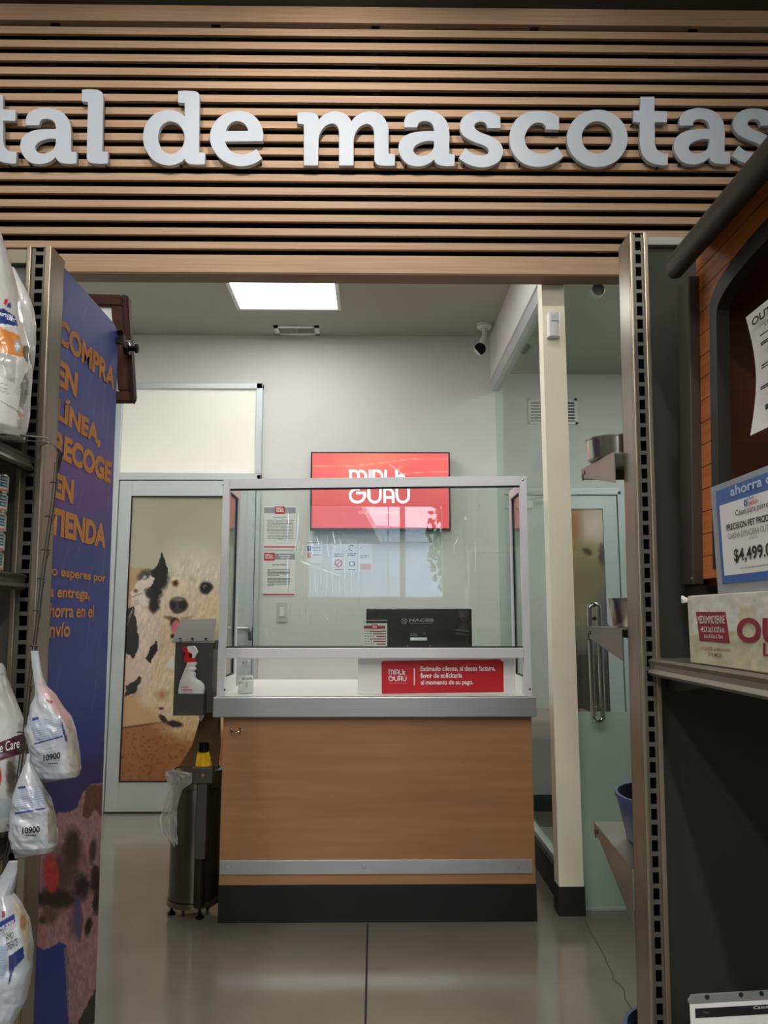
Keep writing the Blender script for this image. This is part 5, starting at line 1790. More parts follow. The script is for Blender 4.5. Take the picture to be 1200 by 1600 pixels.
MB().box(-.85, -.815, FYm + .036, FYm + .05, q.z - .05, q.z + .1).box(-.85, -.84, 2.225, FYm + .05, q.z - .05, q.z - .03).build('mount', black_matte, fr)

# ================================================================== packaged food on the left gondola
def food_bag(name, rows, Y, label, painter, dep=.035, tilt=0.0, group=None, cat='food bag', rough=.35, pw=.75, wr=.003, seed=0, mname='bag_film', tone=(1, 1, 1)):
    """rows: (py, px left, px right, depth factor)"""
    nv, nu = 210, 168
    ys = [r[0] for r in rows]
    P = np.zeros((nv, nu, 3)); 
    for i in range(nv):
        py = ys[0] + (ys[-1] - ys[0]) * i / (nv - 1)
        xl, xr, dd = (np.interp(py, ys, [r[k] for r in rows]) for k in (1, 2, 3))
        A, B = at(xl, py, Y=Y), at(xr, py, Y=Y)
        cx, hw, z = (A.x + B.x) / 2, (B.x - A.x) / 2, (A.z + B.z) / 2
        for j in range(nu):
            a = 2 * math.pi * j / nu
            ca, sa = math.cos(a), math.sin(a)
            x = hw * math.copysign(abs(ca) ** pw, ca)
            y = dep * dd * math.copysign(abs(sa) ** pw, sa)
            n = wr * dd * (fbm(np.array(j / 15.0 + seed * 7), np.array(i / 24.0 + j / 48. + seed), 3) - .5) * 2
            P[i, j] = (cx + x + n * ca, Y - y - n * sa * 2, z + x * tilt)
    c = Paint(P, (222, 222, 222))
    painter(c)
    c.c *= np.array(tone)
    o = surf(name, P, c.c, print_mat(mname, rough, coat=.6, bump=.25), closed_u=True)
    bm = bmesh.new(); bm.from_mesh(o.data)
    ee = [e for e in bm.edges if e.is_boundary]
    bmesh.ops.holes_fill(bm, edges=ee)
    bmesh.ops.recalc_face_normals(bm, faces=bm.faces)
    bm.to_mesh(o.data); bm.free()
    tag(o, label, cat, group)
    return o


blue_ink = mat('blue_ink', (44, 58, 130), .5)
# big front bag
def pa(c):
    c.grad([(370, (196, 196, 194)), (460, (214, 214, 212)), (560, (224, 224, 224)), (690, (206, 206, 206))])
    c.poly([(-60, 486), (2, 487), (18, 490), (26, 510), (-60, 505)], (226, 226, 226))
    c.poly([(-60, 478), (0, 482), (14, 487), (26, 505), (12, 512), (-60, 498)], (236, 236, 238))
    c.poly([(-60, 488), (-10, 488), (8, 495), (24, 503), (28, 508), (22, 508), (-60, 499)], (60, 70, 140), .4)
    c.poly([(8, 467), (13, 469), (9, 478), (6, 474)], (206, 44, 52)); c.poly([(12, 474), (17, 473), (18, 482), (10, 480)], (52, 72, 150))
    c.poly([(-60, 482), (6, 482), (24, 495), (28, 510), (-60, 494)], (40, 58, 132))
    c.poly([(-60, 515), (0, 511), (30, 524), (36, 545), (44, 556), (30, 558), (0, 548), (-60, 548)], (222, 140, 72))
    c.ell(27.5, 541, 6, 10.5, (170, 172, 172), .08); c.poly([(26, 536), (29, 536), (29, 547), (26, 547)], (235, 235, 235)); c.poly([(23, 540), (32, 540), (32, 543), (23, 543)], (235, 235, 235))
    c.poly([(36, 540), (50, 540), (50, 570), (42, 566), (36, 556)], (92, 88, 62), .6)
    c.poly([(-60, 548), (0, 548), (26, 558), (24, 600), (0, 588), (-60, 590)], (176, 176, 172), 1)
    c.poly([(38, 585), (44, 575), (44, 610), (36, 640), (30, 636), (33, 600)], (136, 132, 124), 1.5, 5)
    c.line(0, 626, 34, 646, .8, (60, 60, 60)); c.poly([(26, 642), (38, 648), (32, 656)], (216, 150, 144)); c.poly([(26, 655), (36, 655), (34, 672), (28, 670)], (182, 180, 176))
    c.line(0, 598, 10, 601, .9, (110, 110, 110)); c.line(0, 605, 12, 609, .9, (130, 130, 130)); c.line(0, 610, 14, 615, .9, (130, 130, 130))
o = food_bag('pet_food_bag', [(360, -84, 0, .3), (380, -90, 6, .45), (400, -92, 13, .6), (430, -94, 20, .8), (460, -94, 25, .95), (500, -96, 30, 1), (540, -96, 42, 1), (575, -98, 47, 1), (600, -98, 46, 1), (640, -96, 41, 1), (670, -94, 37, .9), (683, -92, 34, .55)], 1.60, 'large white bag with an orange band, front bag on the top left shelf', pa, .06, seed=1, cat='pet food bag', group='food bags on the left gondola')
pl = (Vector((0, 1.55, 0)), Vector((0, -1, 0)))
o2 = food_bag('pet_food_bag', [(418, -50, 22, .3), (440, -50, 34, .6), (460, -50, 45, .8), (480, -50, 50.5, .95), (505, -50, 54, 1), (530, -50, 54, 1), (548, -50, 52, 1), (600, -50, 46, 1), (660, -50, 42, .9), (690, -50, 38, .6)], 1.715, 'plain white bag squeezed behind the orange banded bag on the top left shelf', lambda c: c.grad([(400, (226, 226, 226)), (545, (230, 230, 232)), (548, (200, 200, 198)), (700, (190, 190, 190))]), .035, seed=2, cat='pet food bag', group='food bags on the left gondola')

# cans
silver_rim = mat('can_rim', (190, 190, 188), .25, metal=1.0)
zc = SL[1]
CH = .0425
for i, lab in enumerate(('lowest can of the short stack on the middle left shelf', 'second can from the bottom of the stack on the middle left shelf', 'middle can of the stack on the middle left shelf', 'fourth can from the bottom of the stack on the middle left shelf', 'topmost can of the stack on the middle left shelf')):
    z0 = zc + i * (CH + .0004)
    cx, cy, r = -.852, 1.68, .041
    o = empty('food_can', (cx, cy, z0), 'white pet food ' + lab, 'can', 'stacked food cans')
    MB().lathe([(0, .002), (r * .92, .002), (r * .95, 0), (r * .985, .001), (r * .985, CH - .001), (r * .95, CH), (r * .93, CH - .002), (0, CH - .002)], (cx, cy, z0), 40).build('tin', silver_rim, o, smooth=40)
    nv, nu = 26, 90
    a = np.linspace(0, 2 * np.pi, nu, endpoint=False)[None, :]
    zz = np.linspace(z0 + CH - .004, z0 + .004, nv)[:, None]
    P = np.stack([cx + r * np.cos(a) + 0 * zz, cy + r * np.sin(a) + 0 * zz, zz + 0 * a], -1)
    u = (np.degrees(a) + 0 * zz - 22 + 360) % 360          # printed panel turned towards the aisle
    v = (zz - z0) / CH + 0 * a
    C = np.ones(P.shape) * np.array((226, 224, 220.))
    def blk(u0, u1, v0, v1, colr):
        k = (u > u0) & (u < u1) & (v > v0) & (v < v1)
        C[k] = colr
    blk(307, 342, .60, .88, (44, 62, 78)); blk(307, 342, .32, .56, (36, 92, 116)); blk(300, 345, .08, .20, (220, 120, 90))
    k = ((u - 298) / 7) ** 2 + ((v - .72) / .13) ** 2 < 1
    C[k] = (130, 124, 118)
    blk(311, 338, .68, .78, (150, 160, 166)); blk(314, 336, .39, .47, (170, 190, 200))
    blk(262, 292, .46, .50, (150, 150, 150)); blk(262, 292, .30, .33, (150, 150, 150))
    lb = surf('label', P, C, print_mat('can_paper', .35, coat=.3), o, closed_u=True)

# wire hook and clip strip in front of the left upright
dark_wire = mat('dark_wire', (92, 90, 86), .35, metal=.8)
ck = empty('clip_strip', (-.69, 1.62, 1.0), 'thin dark metal clip strip hanging from a hook before the left upright', 'clip strip')
mb = MB()
hk = [at(-5, 679, Y=1.56), at(14, 679, Y=1.58), at(40, 681, Y=1.6), at(72, 684, Y=1.62), at(76, 685, Y=1.62), at(76.5, 694, Y=1.62)]
mb.tube(hk, .0022, 8)
mb.tube([p + Vector((0, 0, -.010)) for p in hk[1:5]], .0016, 8)
mb.build('hook_arm', dark_wire, ck)
lp = [at(x, y, Y=1.625) for x, y in ((59, 716), (60, 705), (64, 697), (72, 692), (80, 693), (87, 699), (90, 708), (89.5, 722), (88.5, 745), (84, 790), (78, 830), (70, 890), (63, 950), (57, 1000), (54.5, 1020), (50, 1050), (46, 1090), (40, 1150), (33, 1200), (22, 1290), (8, 1360), (-6, 1410))]
MB().tube(lp, .0017, 8).build('strip_wire', dark_wire, ck)
lp2 = [p + Vector((-.006, .001, 0)) for p in lp[7:]]
MB().tube(lp2, .0014, 8).build('strip_wire', dark_wire, ck)
for x, y in ((86.5, 755), (79, 808), (73, 860), (66, 905), (60, 955), (55, 1010), (46, 1072), (36, 1145), (30, 1215), (20, 1290)):
    q = at(x, y, Y=1.623)
    mb = MB()
    mb.tube([q + Vector((-.011, 0, .001)), q + Vector((-.004, -.004, .002)), q + Vector((.008, -.003, .0))], .0016, 6)
    mb.tube([q + Vector((.004, -.002, .0)), q + Vector((.010, -.012, -.006)), q + Vector((.008, -.014, -.018))], .0013, 6)
    mb.build('clip', dark_wire, ck)
mb = MB().tube([at(90, 700, Y=1.63), at(96, 708, Y=1.63), at(92, 730, Y=1.63), at(89, 742, Y=1.63)], [.001, .004, .003, .001], 6)
mb.build('strap_end', black_matte, ck)

# hanging treat bags
def treat(c, x0, y0, x1, y1, body, side):
    """x0,y0..x1,y1: printed back panel in pixels"""
    c.c[:] = body
def pb1(c):
    c.grad([(1015, (206, 206, 204)), (1080, (198, 198, 200)), (1230, (208, 208, 210))])
    c.poly([(60, 1060), (72, 1072), (92, 1105), (104, 1150), (96, 1135), (84, 1110), (62, 1080)], (214, 178, 176), 1, 6)
    c.poly([(72, 1070), (104, 1104), (118, 1145), (124, 1190), (112, 1170), (106, 1140), (92, 1112)], (206, 160, 152), 1.5, 6)
    c.poly([(104, 1146), (116, 1140), (126, 1185), (124, 1212), (112, 1212), (106, 1180)], (196, 186, 168), 1.5, 6)
    c.poly([(94, 1130), (97, 1128), (106, 1157), (103, 1160)], (50, 60, 120), .5)
    c.poly([(72, 1092), (83, 1096), (80, 1100), (72, 1096)], (150, 50, 80), .5)
    c.poly([(50, 1122), (60, 1120), (60, 1124), (50, 1127)], (50, 80, 150), .4)
    c.poly([(49, 1128), (96, 1118), (98, 1152), (54, 1162)], (190, 198, 212), .5, 6, .7)
    for i in range(9):
        c.line(50 + i * .5, 1130 + i * 3.4, 95 + i * .3, 1119 + i * 3.7, .7, (110, 118, 140), .7)
    c.poly([(53, 1161.5), (98.5, 1149), (99, 1151.5), (53, 1164)], (50, 60, 140))
    for i in range(6):
        c.line(57 + i * .6, 1169 + i * 3.2, 80 + (i % 2) * 8, 1163 + i * 3.2, .6, (140, 144, 150), .7)
b1 = food_bag('treat_bag', [(1017, 48, 60, .12), (1030, 49, 62, .12), (1045, 51, 64, .14), (1058, 53, 67, .2), (1072, 56, 72, .3), (1085, 57, 85, .5), (1100, 50, 95, .7), (1120, 46, 108, .9), (1140, 44, 115, 1), (1165, 46, 120, 1), (1185, 49, 123, 1), (1203, 54, 125, .9), (1213, 58, 122, .75), (1222, 62, 74, .2)], 1.60, 'white treat bag printed 10900, upper of the two on the clip strip', pb1, .035, group='treat bags on the clip strip', cat='treat bag', tone=(.86, .88, .92), seed=3)
pl = (Vector((0, 1.5598, 0)), Vector((0, -1, 0)))
text_on('price_code', '10900', 68, 1179.5, 94.5, 1190, pl, ink, b1, .035, .001, -5)
textlines('fine_print', [(75, 91, 1193)], pl, ink, b1, 1.6, 3, .001)
def pb2(c):
    c.grad([(1180, (200, 200, 200)), (1230, (196, 196, 198)), (1340, (206, 206, 208))])
    c.poly([(62, 1225), (78, 1222), (88, 1260), (88, 1316), (76, 1318), (74, 1270)], (176, 164, 150), 1.5, 6)
    c.poly([(64, 1226), (76, 1240), (84, 1262), (80, 1268), (70, 1250)], (110, 106, 104), 1, 5)
    c.poly([(28, 1229), (40, 1228), (40, 1232), (28, 1233)], (50, 60, 110), .3)
    c.poly([(26, 1236), (66, 1226), (72, 1262), (24, 1270)], (188, 196, 210), .5, 6, .6)
    for i in range(9):
        c.line(27 - i * .3, 1237 + i * 3.5, 64 + i * .9, 1228 + i * 3.8, .7, (110, 118, 140), .7)
    c.poly([(23, 1270), (72, 1261.5), (72, 1264), (23, 1273)], (50, 60, 140))
    for i in range(6):
        c.line(26, 1277 + i * 3.2, 46 + (i % 2) * 10, 1273 + i * 3.2, .6, (140, 144, 150), .7)
b2 = food_bag('treat_bag', [(1178, 42, 48, .12), (1192, 40, 48, .15), (1205, 35, 54, .3), (1220, 30, 60, .55), (1240, 25, 70, .8), (1262, 22, 80, 1), (1285, 19, 85, 1), (1305, 18, 87, 1), (1320, 20, 88, .9), (1330, 22, 82, .6), (1340, 24, 32, .2)], 1.53, 'white treat bag printed 10900, lower of the two on the clip strip', pb2, .033, group='treat bags on the clip strip', cat='treat bag', tone=(.86, .88, .92), seed=4)
pl = (Vector((0, 1.4918, 0)), Vector((0, -1, 0)))
text_on('price_code', '10900', 35, 1293, 62.5, 1303.5, pl, ink, b2, .035, .001, -3)
textlines('fine_print', [(41, 57, 1305)], pl, ink, b2, 1.6, 3, .001)
def pb3(c):
    c.grad([(1340, (176, 176, 176)), (1460, (206, 206, 208)), (1600, (206, 210, 218))])
    c.poly([(18, 1398), (26, 1406), (38, 1418), (46, 1440), (47, 1500), (42, 1500), (32, 1450), (22, 1420)], (206, 190, 160), 1.2, 6)
    c.ell(36, 1440, 5, 12, (170, 120, 80), .3, 0, .2, 6)
    c.poly([(3, 1424), (8, 1424), (8, 1432), (3, 1434)], (180, 50, 60), .4)
    c.poly([(-20, 1452), (22, 1428), (24, 1440), (-20, 1468)], (50, 64, 140))
    c.poly([(2, 1466), (26, 1448), (34, 1480), (16, 1494)], (230, 230, 232))
    c.poly([(14, 1494), (36, 1478), (38, 1496), (22, 1514), (14, 1540)], (46, 56, 120), .6)
    c.poly([(-20, 1480), (10, 1475), (12, 1530), (-20, 1530)], (186, 196, 214), .6)
    for i in range(12):
        c.line(-10, 1482 + i * 4, 10, 1480 + i * 4, .7, (100, 120, 150), .7)
b3 = food_bag('treat_bag', [(1345, 14, 28, .12), (1360, 6, 28, .15), (1380, -6, 24, .3), (1396, -16, 20, .5), (1415, -26, 32, .8), (1440, -32, 43, 1), (1470, -36, 48, 1), (1515, -38, 48, 1), (1540, -38, 44, .95), (1565, -38, 38, .9), (1585, -36, 28, .8), (1602, -30, 20, .5)], 1.50, 'pale treat bag with a blue band at the bottom left corner', pb3, .035, group='treat bags on the clip strip', cat='treat bag', tone=(.86, .88, .92), seed=5)
pl = (Vector((0, 1.464, 0)), Vector((0, -1, 0)))
text_on('label_text', 'HYPO', 10, 1461, 21, 1471, pl, ink, b3, .01, .001, -6)
text_on('label_text', 'TREATS', 10, 1474, 28, 1486, pl, ink, b3, .01, .001, -9)
text_on('label_text', 'PRESCRIPTION', 0, 1449, 22, 1454, pl, white_print, b3, .01, .001, -13)
text_on('label_text', 'DIET', 8, 1454, 17, 1458, pl, white_print, b3, .01, .001, -4)
def pj(c):
    c.grad([(1030, (186, 186, 184)), (1060, (180, 180, 178)), (1140, (206, 210, 212)), (1160, (210, 210, 210)), (1300, (170, 172, 174))])
    c.line(0, 1054, 6, 1053, .8, (90, 90, 90))
    c.poly([(-70, 1166), (0, 1160), (40, 1144), (40, 1176), (0, 1189), (-70, 1192)], (86, 34, 62), .5)
    c.ell(-2, 1214, 4.5, 14, (184, 44, 44), .2); c.ell(18, 1215, 8, 30, (84, 78, 72), .35, 0, .25, 6); c.poly([(12, 1190), (16, 1188), (18, 1200), (12, 1204)], (96, 86, 78), .6)
    c.poly([(-70, 1256), (30, 1246), (26, 1276), (-70, 1292)], (140, 160, 166), .6, 6, .7)
o = food_bag('pet_food_bag', [(1036, -62, 3, .3), (1044, -62, 8, .35), (1056, -62, 9, .4), (1070, -62, 14, .6), (1085, -64, 18, .8), (1110, -66, 28, .95), (1128, -68, 34, 1), (1150, -68, 37, 1), (1200, -68, 36, 1), (1250, -66, 30, 1), (1275, -64, 26, .9), (1296, -62, 20, .6)], 1.69, 'white food bag with a purple band on the lower left shelf', pj, .045, seed=6, cat='pet food bag', group='food bags on the left gondola')
pl = (Vector((0, 1.645, 0)), Vector((0, -1, 0)))
text_on('label_text', 'e Care', 0, 1161, 31, 1176, pl, white_print, o, .0, .001, -8)
# lettering of the big bag (front at Y 1.54)
big = bpy.data.objects['pet_food_bag']
pl = (Vector((0, 1.538, 0)), Vector((0, -1, 0)))
text_on('label_text', 'PRESCRIPTION', -14, 485, 20, 490, pl, white_print, big, .02, .001, 8)
text_on('label_text', 'DIET', 11, 494, 24, 499, pl, white_print, big, .02, .001, 5)
text_on('label_text', 'care', -4, 562, 8, 568, pl, grey_ink, big, .0, .001, 3)

# ================================================================== bowls on the far shelves of the right gondola
ss = mat('bowl_steel', (186, 182, 176), .22, metal=1.0, noise=.05, nscale=5, nvec=(8, 8, .4))
zt = at(912, 683, Y=1.96).z
o = MB().lathe([(0, 0), (.068, 0), (.074, .004), (.077, .052), (.079, .054), (.079, .057), (.074, .056), (.069, .006), (0, .005)], (0, 0, 0), 48).xf(Matrix.Translation((.63, 1.955, 1.6225)) @ Matrix.Rotation(.04, 4, 'X')).build('steel_bowl', ss, smooth=40)
tag(o, 'shiny steel pet bowl on the top far shelf behind the right upright', 'pet bowl', 'pet bowls on the far shelves')
o = MB().lathe([(0, 0), (.038, 0), (.041, .004), (.049, .066), (.051, .067), (.051, .07), (.046, .068), (.038, .006), (0, .005)], (.622, 1.88, 1.1955), 40).build('steel_bowl', ss, smooth=40)
tag(o, 'small steel cup on the middle far shelf behind the right upright', 'pet bowl', 'pet bowls on the far shelves')
bw = mat('blue_bowl', (70, 84, 130), .35, noise=.06, nscale=30)
bin_ = mat('blue_bowl_inside', (30, 34, 52), .4)
def blue_bowl(c, r, h, label, rx=0.0):
    o = empty('plastic_bowl', c, label, 'pet bowl', 'pet bowls on the far shelves')
    M = Matrix.Translation(c) @ Matrix.Rotation(rx, 4, 'X') @ Matrix.Translation(-Vector(c))
    MB().lathe([(0, 0), (r * .68, 0), (r * .74, .006), (r * .95, h * .86), (r, h * .93), (r, h), (r * .93, h)], c, 48).xf(M).build('outside', bw, o, smooth=40)
    MB().lathe([(r * .93, h), (r * .88, h * .94), (r * .68, .012), (0, .010)], c, 48).xf(M).build('inside', bin_, o, smooth=40)
blue_bowl((.692, 1.945, .681), .103, .115, 'blue plastic bowl on the lower far shelf behind the right upright', .07)
blue_bowl((.715, 1.96, .1505), .118, .105, 'blue plastic bowl at the very bottom behind the right upright')

# ================================================================== cardboard box, dog house and price sign on the right shelf
BXX = .62
y0, y1 = .86, 1.527
o = empty('cardboard_box', (.9, 1.2, SZ), 'worn white cardboard box with dark red print under the dog house', 'box')
card = mat('box_card', (206, 203, 186), .8, noise=.05, nscale=8, bump=.15, bscale=14)
box_obj('carton', (BXX + .001, 1.2, y0, y1, SZ, 1.262), card, o, .004)
P = plane_grid((BXX, y1 - .003, 1.259), (BXX, y0, 1.259), (BXX, y1 - .003, SZ + .003), 160, 60)
c = Paint(P, (216, 216, 208))
c.poly([(1060, 985), (1100, 990), (1160, 985), (1210, 1000), (1210, 1080), (1060, 1060)], (200, 196, 164), 6, 18, .9)
c.poly([(1068, 935), (1080, 940), (1086, 1030), (1072, 1030)], (196, 192, 166), 3, 10, .7)
c.poly([(1155, 945), (1182, 948), (1182, 1060), (1158, 1060)], (206, 200, 168), 3, 12, .7)
c.speck(.10, 9)
surf('printed_face', P, c.c, print_mat('carton_print', .8), o, smooth=False)
MB().tube([(BXX + .002, y1 + .001, 1.252), (BXX - .006, y1 + .005, 1.258), (BXX - .003, y1 + .008, 1.25)], .005, 6).build('torn_corner', paper, o)
pl = (Vector((BXX, 0, 0)), Vector((-1, 0, 0)))
dred = mat('box_red', (142, 34, 56), .7)
P4 = [onplane(x, y, *pl) + Vector((-.0006, 0, 0)) for x, y in ((1088, 956), (1134, 956), (1141, 1005), (1094, 1001))]
MB().prism(P4, (-.0004, 0, 0)).build('red_panel', dred, o)
pl3 = (Vector((BXX - .001, 0, 0)), Vector((-1, 0, 0)))
text_on('box_text', 'MEDIUM/MOYENNE', 1091, 962, 1133, 974, pl3, white_print, o, .0, .0008, .5)
text_on('box_text', '44.5 X 26.5 X 27.6 in.', 1095, 979, 1133, 987.5, pl3, white_print, o, .01, .0008, 1)
text_on('box_text', '1.1m X 67cm X 70cm', 1101, 991, 1130, 997, pl3, white_print, o, .0, .0008, 1)
text_on('box_text', 'UNIT NUMBER / Numero de la pieza', 1095, 1010, 1141, 1017, pl3, dred, o, .0, .0008, 3)
text_on('box_text', '2718-SM0328', 1107, 1019.5, 1128, 1025, pl3, dred, o, .01, .0008, 2)
text('box_title', 'OUTBACK', onplane(1152, 1003, *pl3), onplane(1152, 1003, *pl3) + Vector((0, -.5, -.0)), onplane(1152, 965, *pl3), dred, o, .03, .0008, Vector((-1, 0, 0)))
text('box_title', 'LOG CABIN', onplane(1193, 1025, *pl3), onplane(1193, 1025, *pl3) + Vector((0, -.34, 0)), onplane(1193, 1004, *pl3), dred, o, .01, .0008, Vector((-1, 0, 0)))

# dog house (long side to the aisle, arched opening)
HB = 1.2635
hs = empty('dog_house', (.95, 1.2, HB), 'orange plank wooden dog house with black trim standing on the white box', 'dog house')
orange_w = mat('orange_plank', (226, 136, 76), .5, noise=0, c2=(200, 112, 56), nscale=6, nvec=(6, 1, 14))
inner_w = mat('inner_plank', (92, 46, 24), .6, noise=.15, nscale=6, nvec=(1, 3, 14))  # dark tone puts the shade inside the house into the wood colour
trim_b = mat('black_trim', (38, 35, 32), .55, noise=.15, nscale=12, nvec=(3, 3, .6))
post_b = mat('brown_black_post', (60, 52, 47), .5, noise=.12, nscale=10, nvec=(4, 4, .5))
log_b = mat('black_eave', (40, 37, 34), .5, noise=.25, nscale=9, nvec=(6, .8, 6), bump=.2)
SH = Matrix.Identity(4); SH[1][2] = -.10; SH[1][3] = .10 * 1.5
YL, YR = 1.60, .86
Yc = 1.262
def archpts(dy, zt, zs, n=24, s=1):
    """opening outline from left foot up over the flat arch to right foot (Y decreasing)"""
    zf = 1.315
    P = [(Yc + dy, zf), (Yc + dy, zs)]
    for i in range(1, n):
        a = math.pi * (1 - i / n)
        P.append((Yc + dy * -math.cos(math.pi - a) * 1.0 if False else Yc + dy * math.cos(math.pi * i / n), zs + (zt - zs) * math.sin(math.pi * i / n) ** .8))
    P += [(Yc - dy, zs), (Yc - dy, zf)]
    return P
outer = archpts(.255, 1.905, 1.835)
inner = archpts(.222, 1.868, 1.815)
wallc = [(YL, 1.30), (YL, 1.99), (YR, 1.99), (YR, 1.30)]
hole = archpts(.235, 1.885, 1.825); hole = [(a, max(b, 1.318)) for a, b in hole]
me = fill_contours([wallc, hole], .016)
me.transform(Matrix(((0, 0, 1, .698), (1, 0, 0, 0), (0, 1, 0, 0), (0, 0, 0, 1))))
me.transform(SH)
link_mesh('front_wall', me, orange_w, hs)
gap = mat('plank_gap', (70, 34, 16), .8)
mb = MB()
z = 1.345
while z < 1.98:
    ya = [(.86, 1.60)] if z > 1.91 else [(1.525, 1.60)] if z < 1.835 else [(1.48 - (z - 1.835) * 1.5, 1.60)]
    for a, b in ya:
        mb.box(.6885, .6897, a, b, z, z + .0018)
    z += .0465
mb.xf(SH).build('plank_groove', gap, hs)
# arch trim
mb = MB()
A = [mb.bm.verts.new((.679, y, z)) for y, z in outer]
B = [mb.bm.verts.new((.679, y, z)) for y, z in inner]
A2 = [mb.bm.verts.new((.6895, y, z)) for y, z in outer]
B2 = [mb.bm.verts.new((.705, y, z)) for y, z in inner]
for i in range(len(A) - 1):
    for p, q in ((A, B), (B, B2), (A2, A), (B2, A2)):
        mb.bm.faces.new((p[i], p[i + 1], q[i + 1], q[i]))
for i in (0, -1):
    mb.bm.faces.new((A[i], B[i], B2[i], A2[i]))
mb.xf(SH).build('arch_trim', trim_b, hs)
# shell, floor, corner posts, roof
mb = MB().box(.706, 1.22, YL - .016, YL, 1.30, 1.985).box(.706, 1.22, YR, YR + .016, 1.30, 1.985).box(1.204, 1.22, YR, YL, 1.30, 2.02)
z = 1.345
mb.xf(SH).build('shell_wall', inner_w, hs)
mb = MB()
while z < 1.94:
    mb.box(1.2025, 1.2039, YR + .02, YL - .02, z, z + .003)
    z += .0465
mb.xf(SH).build('inner_groove', gap, hs)
box_obj('floor_board', (.70, 1.22, YR, YL, 1.285, 1.2995), inner_w, hs)
mb = MB()
mb.box(.666, .69, 1.585, 1.645, 1.288, 1.94, .003).box(.69, .712, 1.602, 1.645, 1.288, 1.94, .003)
mb.xf(SH).build('corner_post', post_b, hs)
mb = MB().box(.672, .70, 1.59, 1.635, HB, 1.287)
mb.xf(SH).build('foot', black_matte, hs)
MB().box(.666, .69, YR - .02, YR + .04, 1.288, 1.94, .003).box(.672, .70, YR - .015, YR + .03, HB, 1.287).xf(SH).build('corner_post', post_b, hs)
box_obj('foot', (1.15, 1.2, YR, YR + .05, HB, 1.2845), black_matte, hs)
box_obj('foot', (1.15, 1.2, YL - .05, YL, HB, 1.2845), black_matte, hs)
q = at(1078, 904, X=.665)
MB().lathe([(0, -.002), (.003, -.001), (.003, 0), (0, 0)], (.6655, q.y - .01, q.z), 10, 'x').build('screw', chrome, hs)
pr = []
for i in range(20):
    a = 2 * math.pi * i / 20
    pr.append((.620 + .017 * math.copysign(abs(math.cos(a)) ** .7, math.cos(a)), 1.938 + .025 * math.copysign(abs(math.sin(a)) ** .7, math.sin(a))))
mb = MB().prism([(x, 1.50, z) for x, z in pr], (0, -.72, 0))
mb.build('eave_beam', log_b, hs, smooth=50)
MB().prism([(.636, 1.50, 1.94), (.622, 1.50, 1.956), (.95, 1.50, 2.25), (.964, 1.50, 2.234)], (0, -.72, 0)).prism([(1.278, 1.50, 1.94), (.964, 1.50, 2.2335), (.951, 1.50, 2.25), (1.292, 1.50, 1.956)], (0, -.72, 0)).build('roof_board', log_b, hs)

# instruction sheet taped in the opening
nv, nu = 30, 40
P = np.zeros((nv, nu, 3))
for i in range(nv):
    v = i / (nv - 1)
    for j in range(nu):
        u = j / (nu - 1)
        z = 1.752 + (1.538 - 1.752) * v
        y = 1.312 - .30 * u + (.012 * (v - .35))
        x = .664 - .006 * math.sin(v * math.pi) * (1 - u) * -1.2 + .0
        P[i, j] = (x, y - .014 * math.sin(v * math.pi) * (1 - u), z)
o = empty('instruction_sheet', (.664, 1.15, 1.538), 'curled white instruction sheet hanging in the dog house opening', 'paper sheet')
surf('sheet', P, np.ones(P.shape) * 238, print_mat('sheet_paper', .7), o)
pl = (Vector((.662, 0, 0)), Vector((-1, 0, 0)))
def htext(name, body, px, pyb, pyt, length, m, parent, plane, bold=0.0, lift=.001):
    b, t = onplane(px, pyb, *plane), onplane(px, pyt, *plane)
    text(name, body, b, b + Vector((0, -length, 0)), Vector((b.x, b.y, t.z)), m, parent, bold, lift, Vector(plane[1]))
htext('sheet_title', 'OUTBACK', 1176, 511, 498, .150, ink, o, pl, .03)
htext('sheet_title', 'LOG CABIN', 1196, 509, 503, .075, ink, o, pl, .02)
for k, (py, pxx) in enumerate(((526, 1189), (538, 1190), (541, 1190), (573, 1191), (577, 1191), (607, 1190), (610, 1190))):
    b = onplane(pxx, py, *pl)
    mb = MB()
    y = b.y
    rn = random.Random(k)
    for i in range(14):
        w_ = rn.uniform(.003, .009)
        mb.box(.6605, .6609, y - w_, y, b.z, b.z + .0025)
        y -= w_ + .0012
    mb.build('fine_print', ink, o)
b = onplane(1197, 638, *pl)
box_obj('print_block', (.6605, .6609, b.y - .12, b.y, b.z - .003, b.z + .006), ink, o)

# blue-bordered price sign in a clear stand
Yb = at(1122, 928, X=.635).y
BL = Vector((.635, Yb, 1.2635))
TL = Vector((.6325, Yb, at(1110, 762, Y=Yb).z))
W_ = .30
o = empty('price_sign', (.645, Yb - W_ / 2, 1.2635), 'blue bordered shelf price sign in a clear stand on the white box', 'price sign')
Rr = Vector((0, -W_, 0))
N = Vector((-1, 0, -.012)).normalized()
clear_ed = glass_mat('acrylic_edge', (.85, .9, .95), .08, haze=.5, hazec=(.82, .88, .97), rough=.1)
MB().quadbox(BL, BL + Rr, TL, N, -.004).build('stand', clear_ed, o)
MB().prism([BL + Vector((0, -.02, 0)), BL + Vector((0, -.02, .004)), BL + Vector((.05, -.02, .004)), BL + Vector((.05, -.02, 0))], (0, -W_ + .04, 0)).build('stand_foot', clear_ed, o)
def sp(u, v, l=.0006):
    """u,v in 0..1 along the sign"""
    return BL + Rr * u + (TL - BL) * v + N * l
def srect(name, u0, u1, v0, v1, m, l=.0006, t=.0004):
    return MB().quadbox(sp(u0, v0, l), sp(u1, v0, l), sp(u0, v1, l), N, t).build(name, m, o)
blue = mat('sign_blue', (40, 98, 176), .4)
srect('blue_border', .075, .93, .085, .945, blue)
srect('white_field', .115, .89, .155, .80, white_print, .0012)
def spx2(px, py):
    return onplane(px, py, BL + N * .002, N)
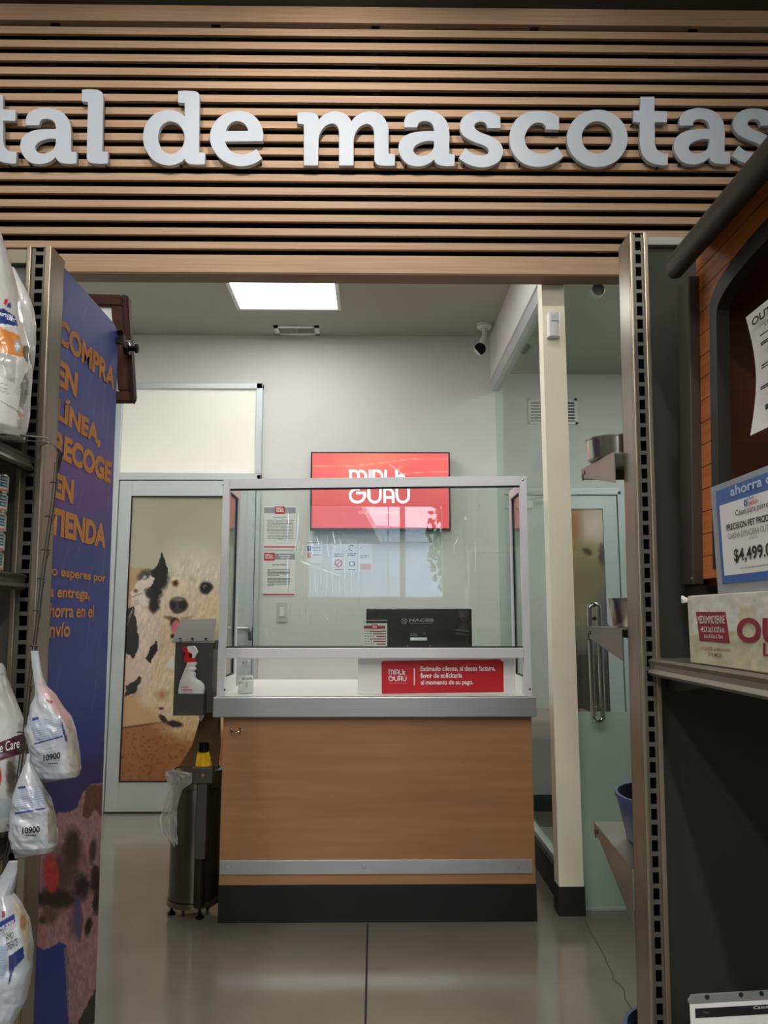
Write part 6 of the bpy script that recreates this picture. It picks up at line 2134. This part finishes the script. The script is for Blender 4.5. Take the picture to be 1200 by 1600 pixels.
def stext(body, px0, px1, pyb, pyt, m, bold=0.0, ext=1.0):
    """letters seen from px0 to px1 with baseline height pyb / top pyt at px0"""
    a, b, t = spx2(px0, pyb), spx2(px1, pyb), spx2(px0, pyt)
    L = (a.y - b.y) * ext
    text('sign_text', body, a, a + Vector((0, -L, 0)), Vector((t.x, a.y, t.z)), m, o, bold, .0006, N)
stext('ahorra con club', 1142, 1200, 776, 761, mat('pale_print', (196, 216, 236), .5), .02, 2.1)
stext('Club', 1168, 1179, 782, 777, mat('logo_blue', (60, 96, 170), .5), .01)
stext('petco', 1170, 1185, 792, 783, mat('logo_red', (206, 60, 50), .5), .01)
a = spx2(1165.5, 786)
mb = MB()
for r in (.0055, .0035):
    mb.ribbon([a + Vector((0, r * math.cos(t), r * math.sin(t))) + N * .0006 for t in [2 * math.pi * k / 18 for k in range(19)]], .0014, N, .0003)
mb.build('sign_logo', mat('logo_blue', (60, 96, 170), .5), o)
stext('Casas para perro', 1150, 1200, 809, 797, ink, 0.0, 1.06)
stext('PRECISION PET PRODUCTS', 1136, 1200, 830, 820, ink, .02, 1.32)
stext('CABINA D/MADERA OUTBACK', 1138.5, 1200, 843, 834, grey_ink, 0.0, 1.28)
stext('(15537)', 1172, 1184, 844, 838, grey_ink, 0.0)
stext('$4,499.00', 1148, 1199, 881, 858, ink, .02, 1.32)
stext('Los accesorios se venden por separado', 1158, 1200, 890, 886, ink, 0.0, 1.5)

# lower sign holder on the base shelf
Yl = 1.5
q = at(1081, 1556, Y=Yl)
o = empty('sign_holder', (q.x + .15, Yl + .02, .33), 'white sign with a black band in a grey rail at the bottom right corner', 'sign holder')
zz = q.z
TLl = Vector((q.x - .004, Yl, zz)); Rl = Vector((.34, 0, .016))
def lpn(u, v):
    return TLl + Rl * u + Vector((0, -.0, -v))
rail = mat('rail_grey', (128, 130, 134), .5)
MB().prism([lpn(.012, 0), lpn(1, 0), lpn(1, .013), lpn(-.006, .013), lpn(-.006, .009)], (0, .006, 0)).build('rail', rail, o)
for px, py in ((1105, 1558), (1158, 1554.5), (1190, 1552.5)):
    p = at(px, py, Y=Yl - .0005)
    MB().lathe([(0, -.0008), (.0042, -.0008), (.0042, 0), (0, 0)], (p.x, Yl, p.z), 16, 'y', sx=1.0).build('rail_hole', black_matte, o)
MB().prism([lpn(0, .0145), lpn(1, .0145), lpn(1, .2), lpn(.0, .2)], (0, .003, 0)).build('sheet', paper, o)
MB().prism([lpn(.025, .022), lpn(1, .022), lpn(1, .038), lpn(.025, .038)], (0, -.0006, 0)).build('black_band', ink, o)
plw = (Vector((0, Yl - .0008, 0)), Vector((0, -1, 0)))
text_on('band_text', 'Casas de perro', 1177, 1572, 1240, 1578, plw, white_print, o, 0, .0006, -5)
text_on('band_text', 'Hogar', 1098, 1580, 1108, 1584, plw, grey_ink, o, 0, .0006, -.5)
MB().box(q.x, q.x + .3, Yl + .004, Yl + .05, .3305, zz - .19, .0).build('stand', rail, o)
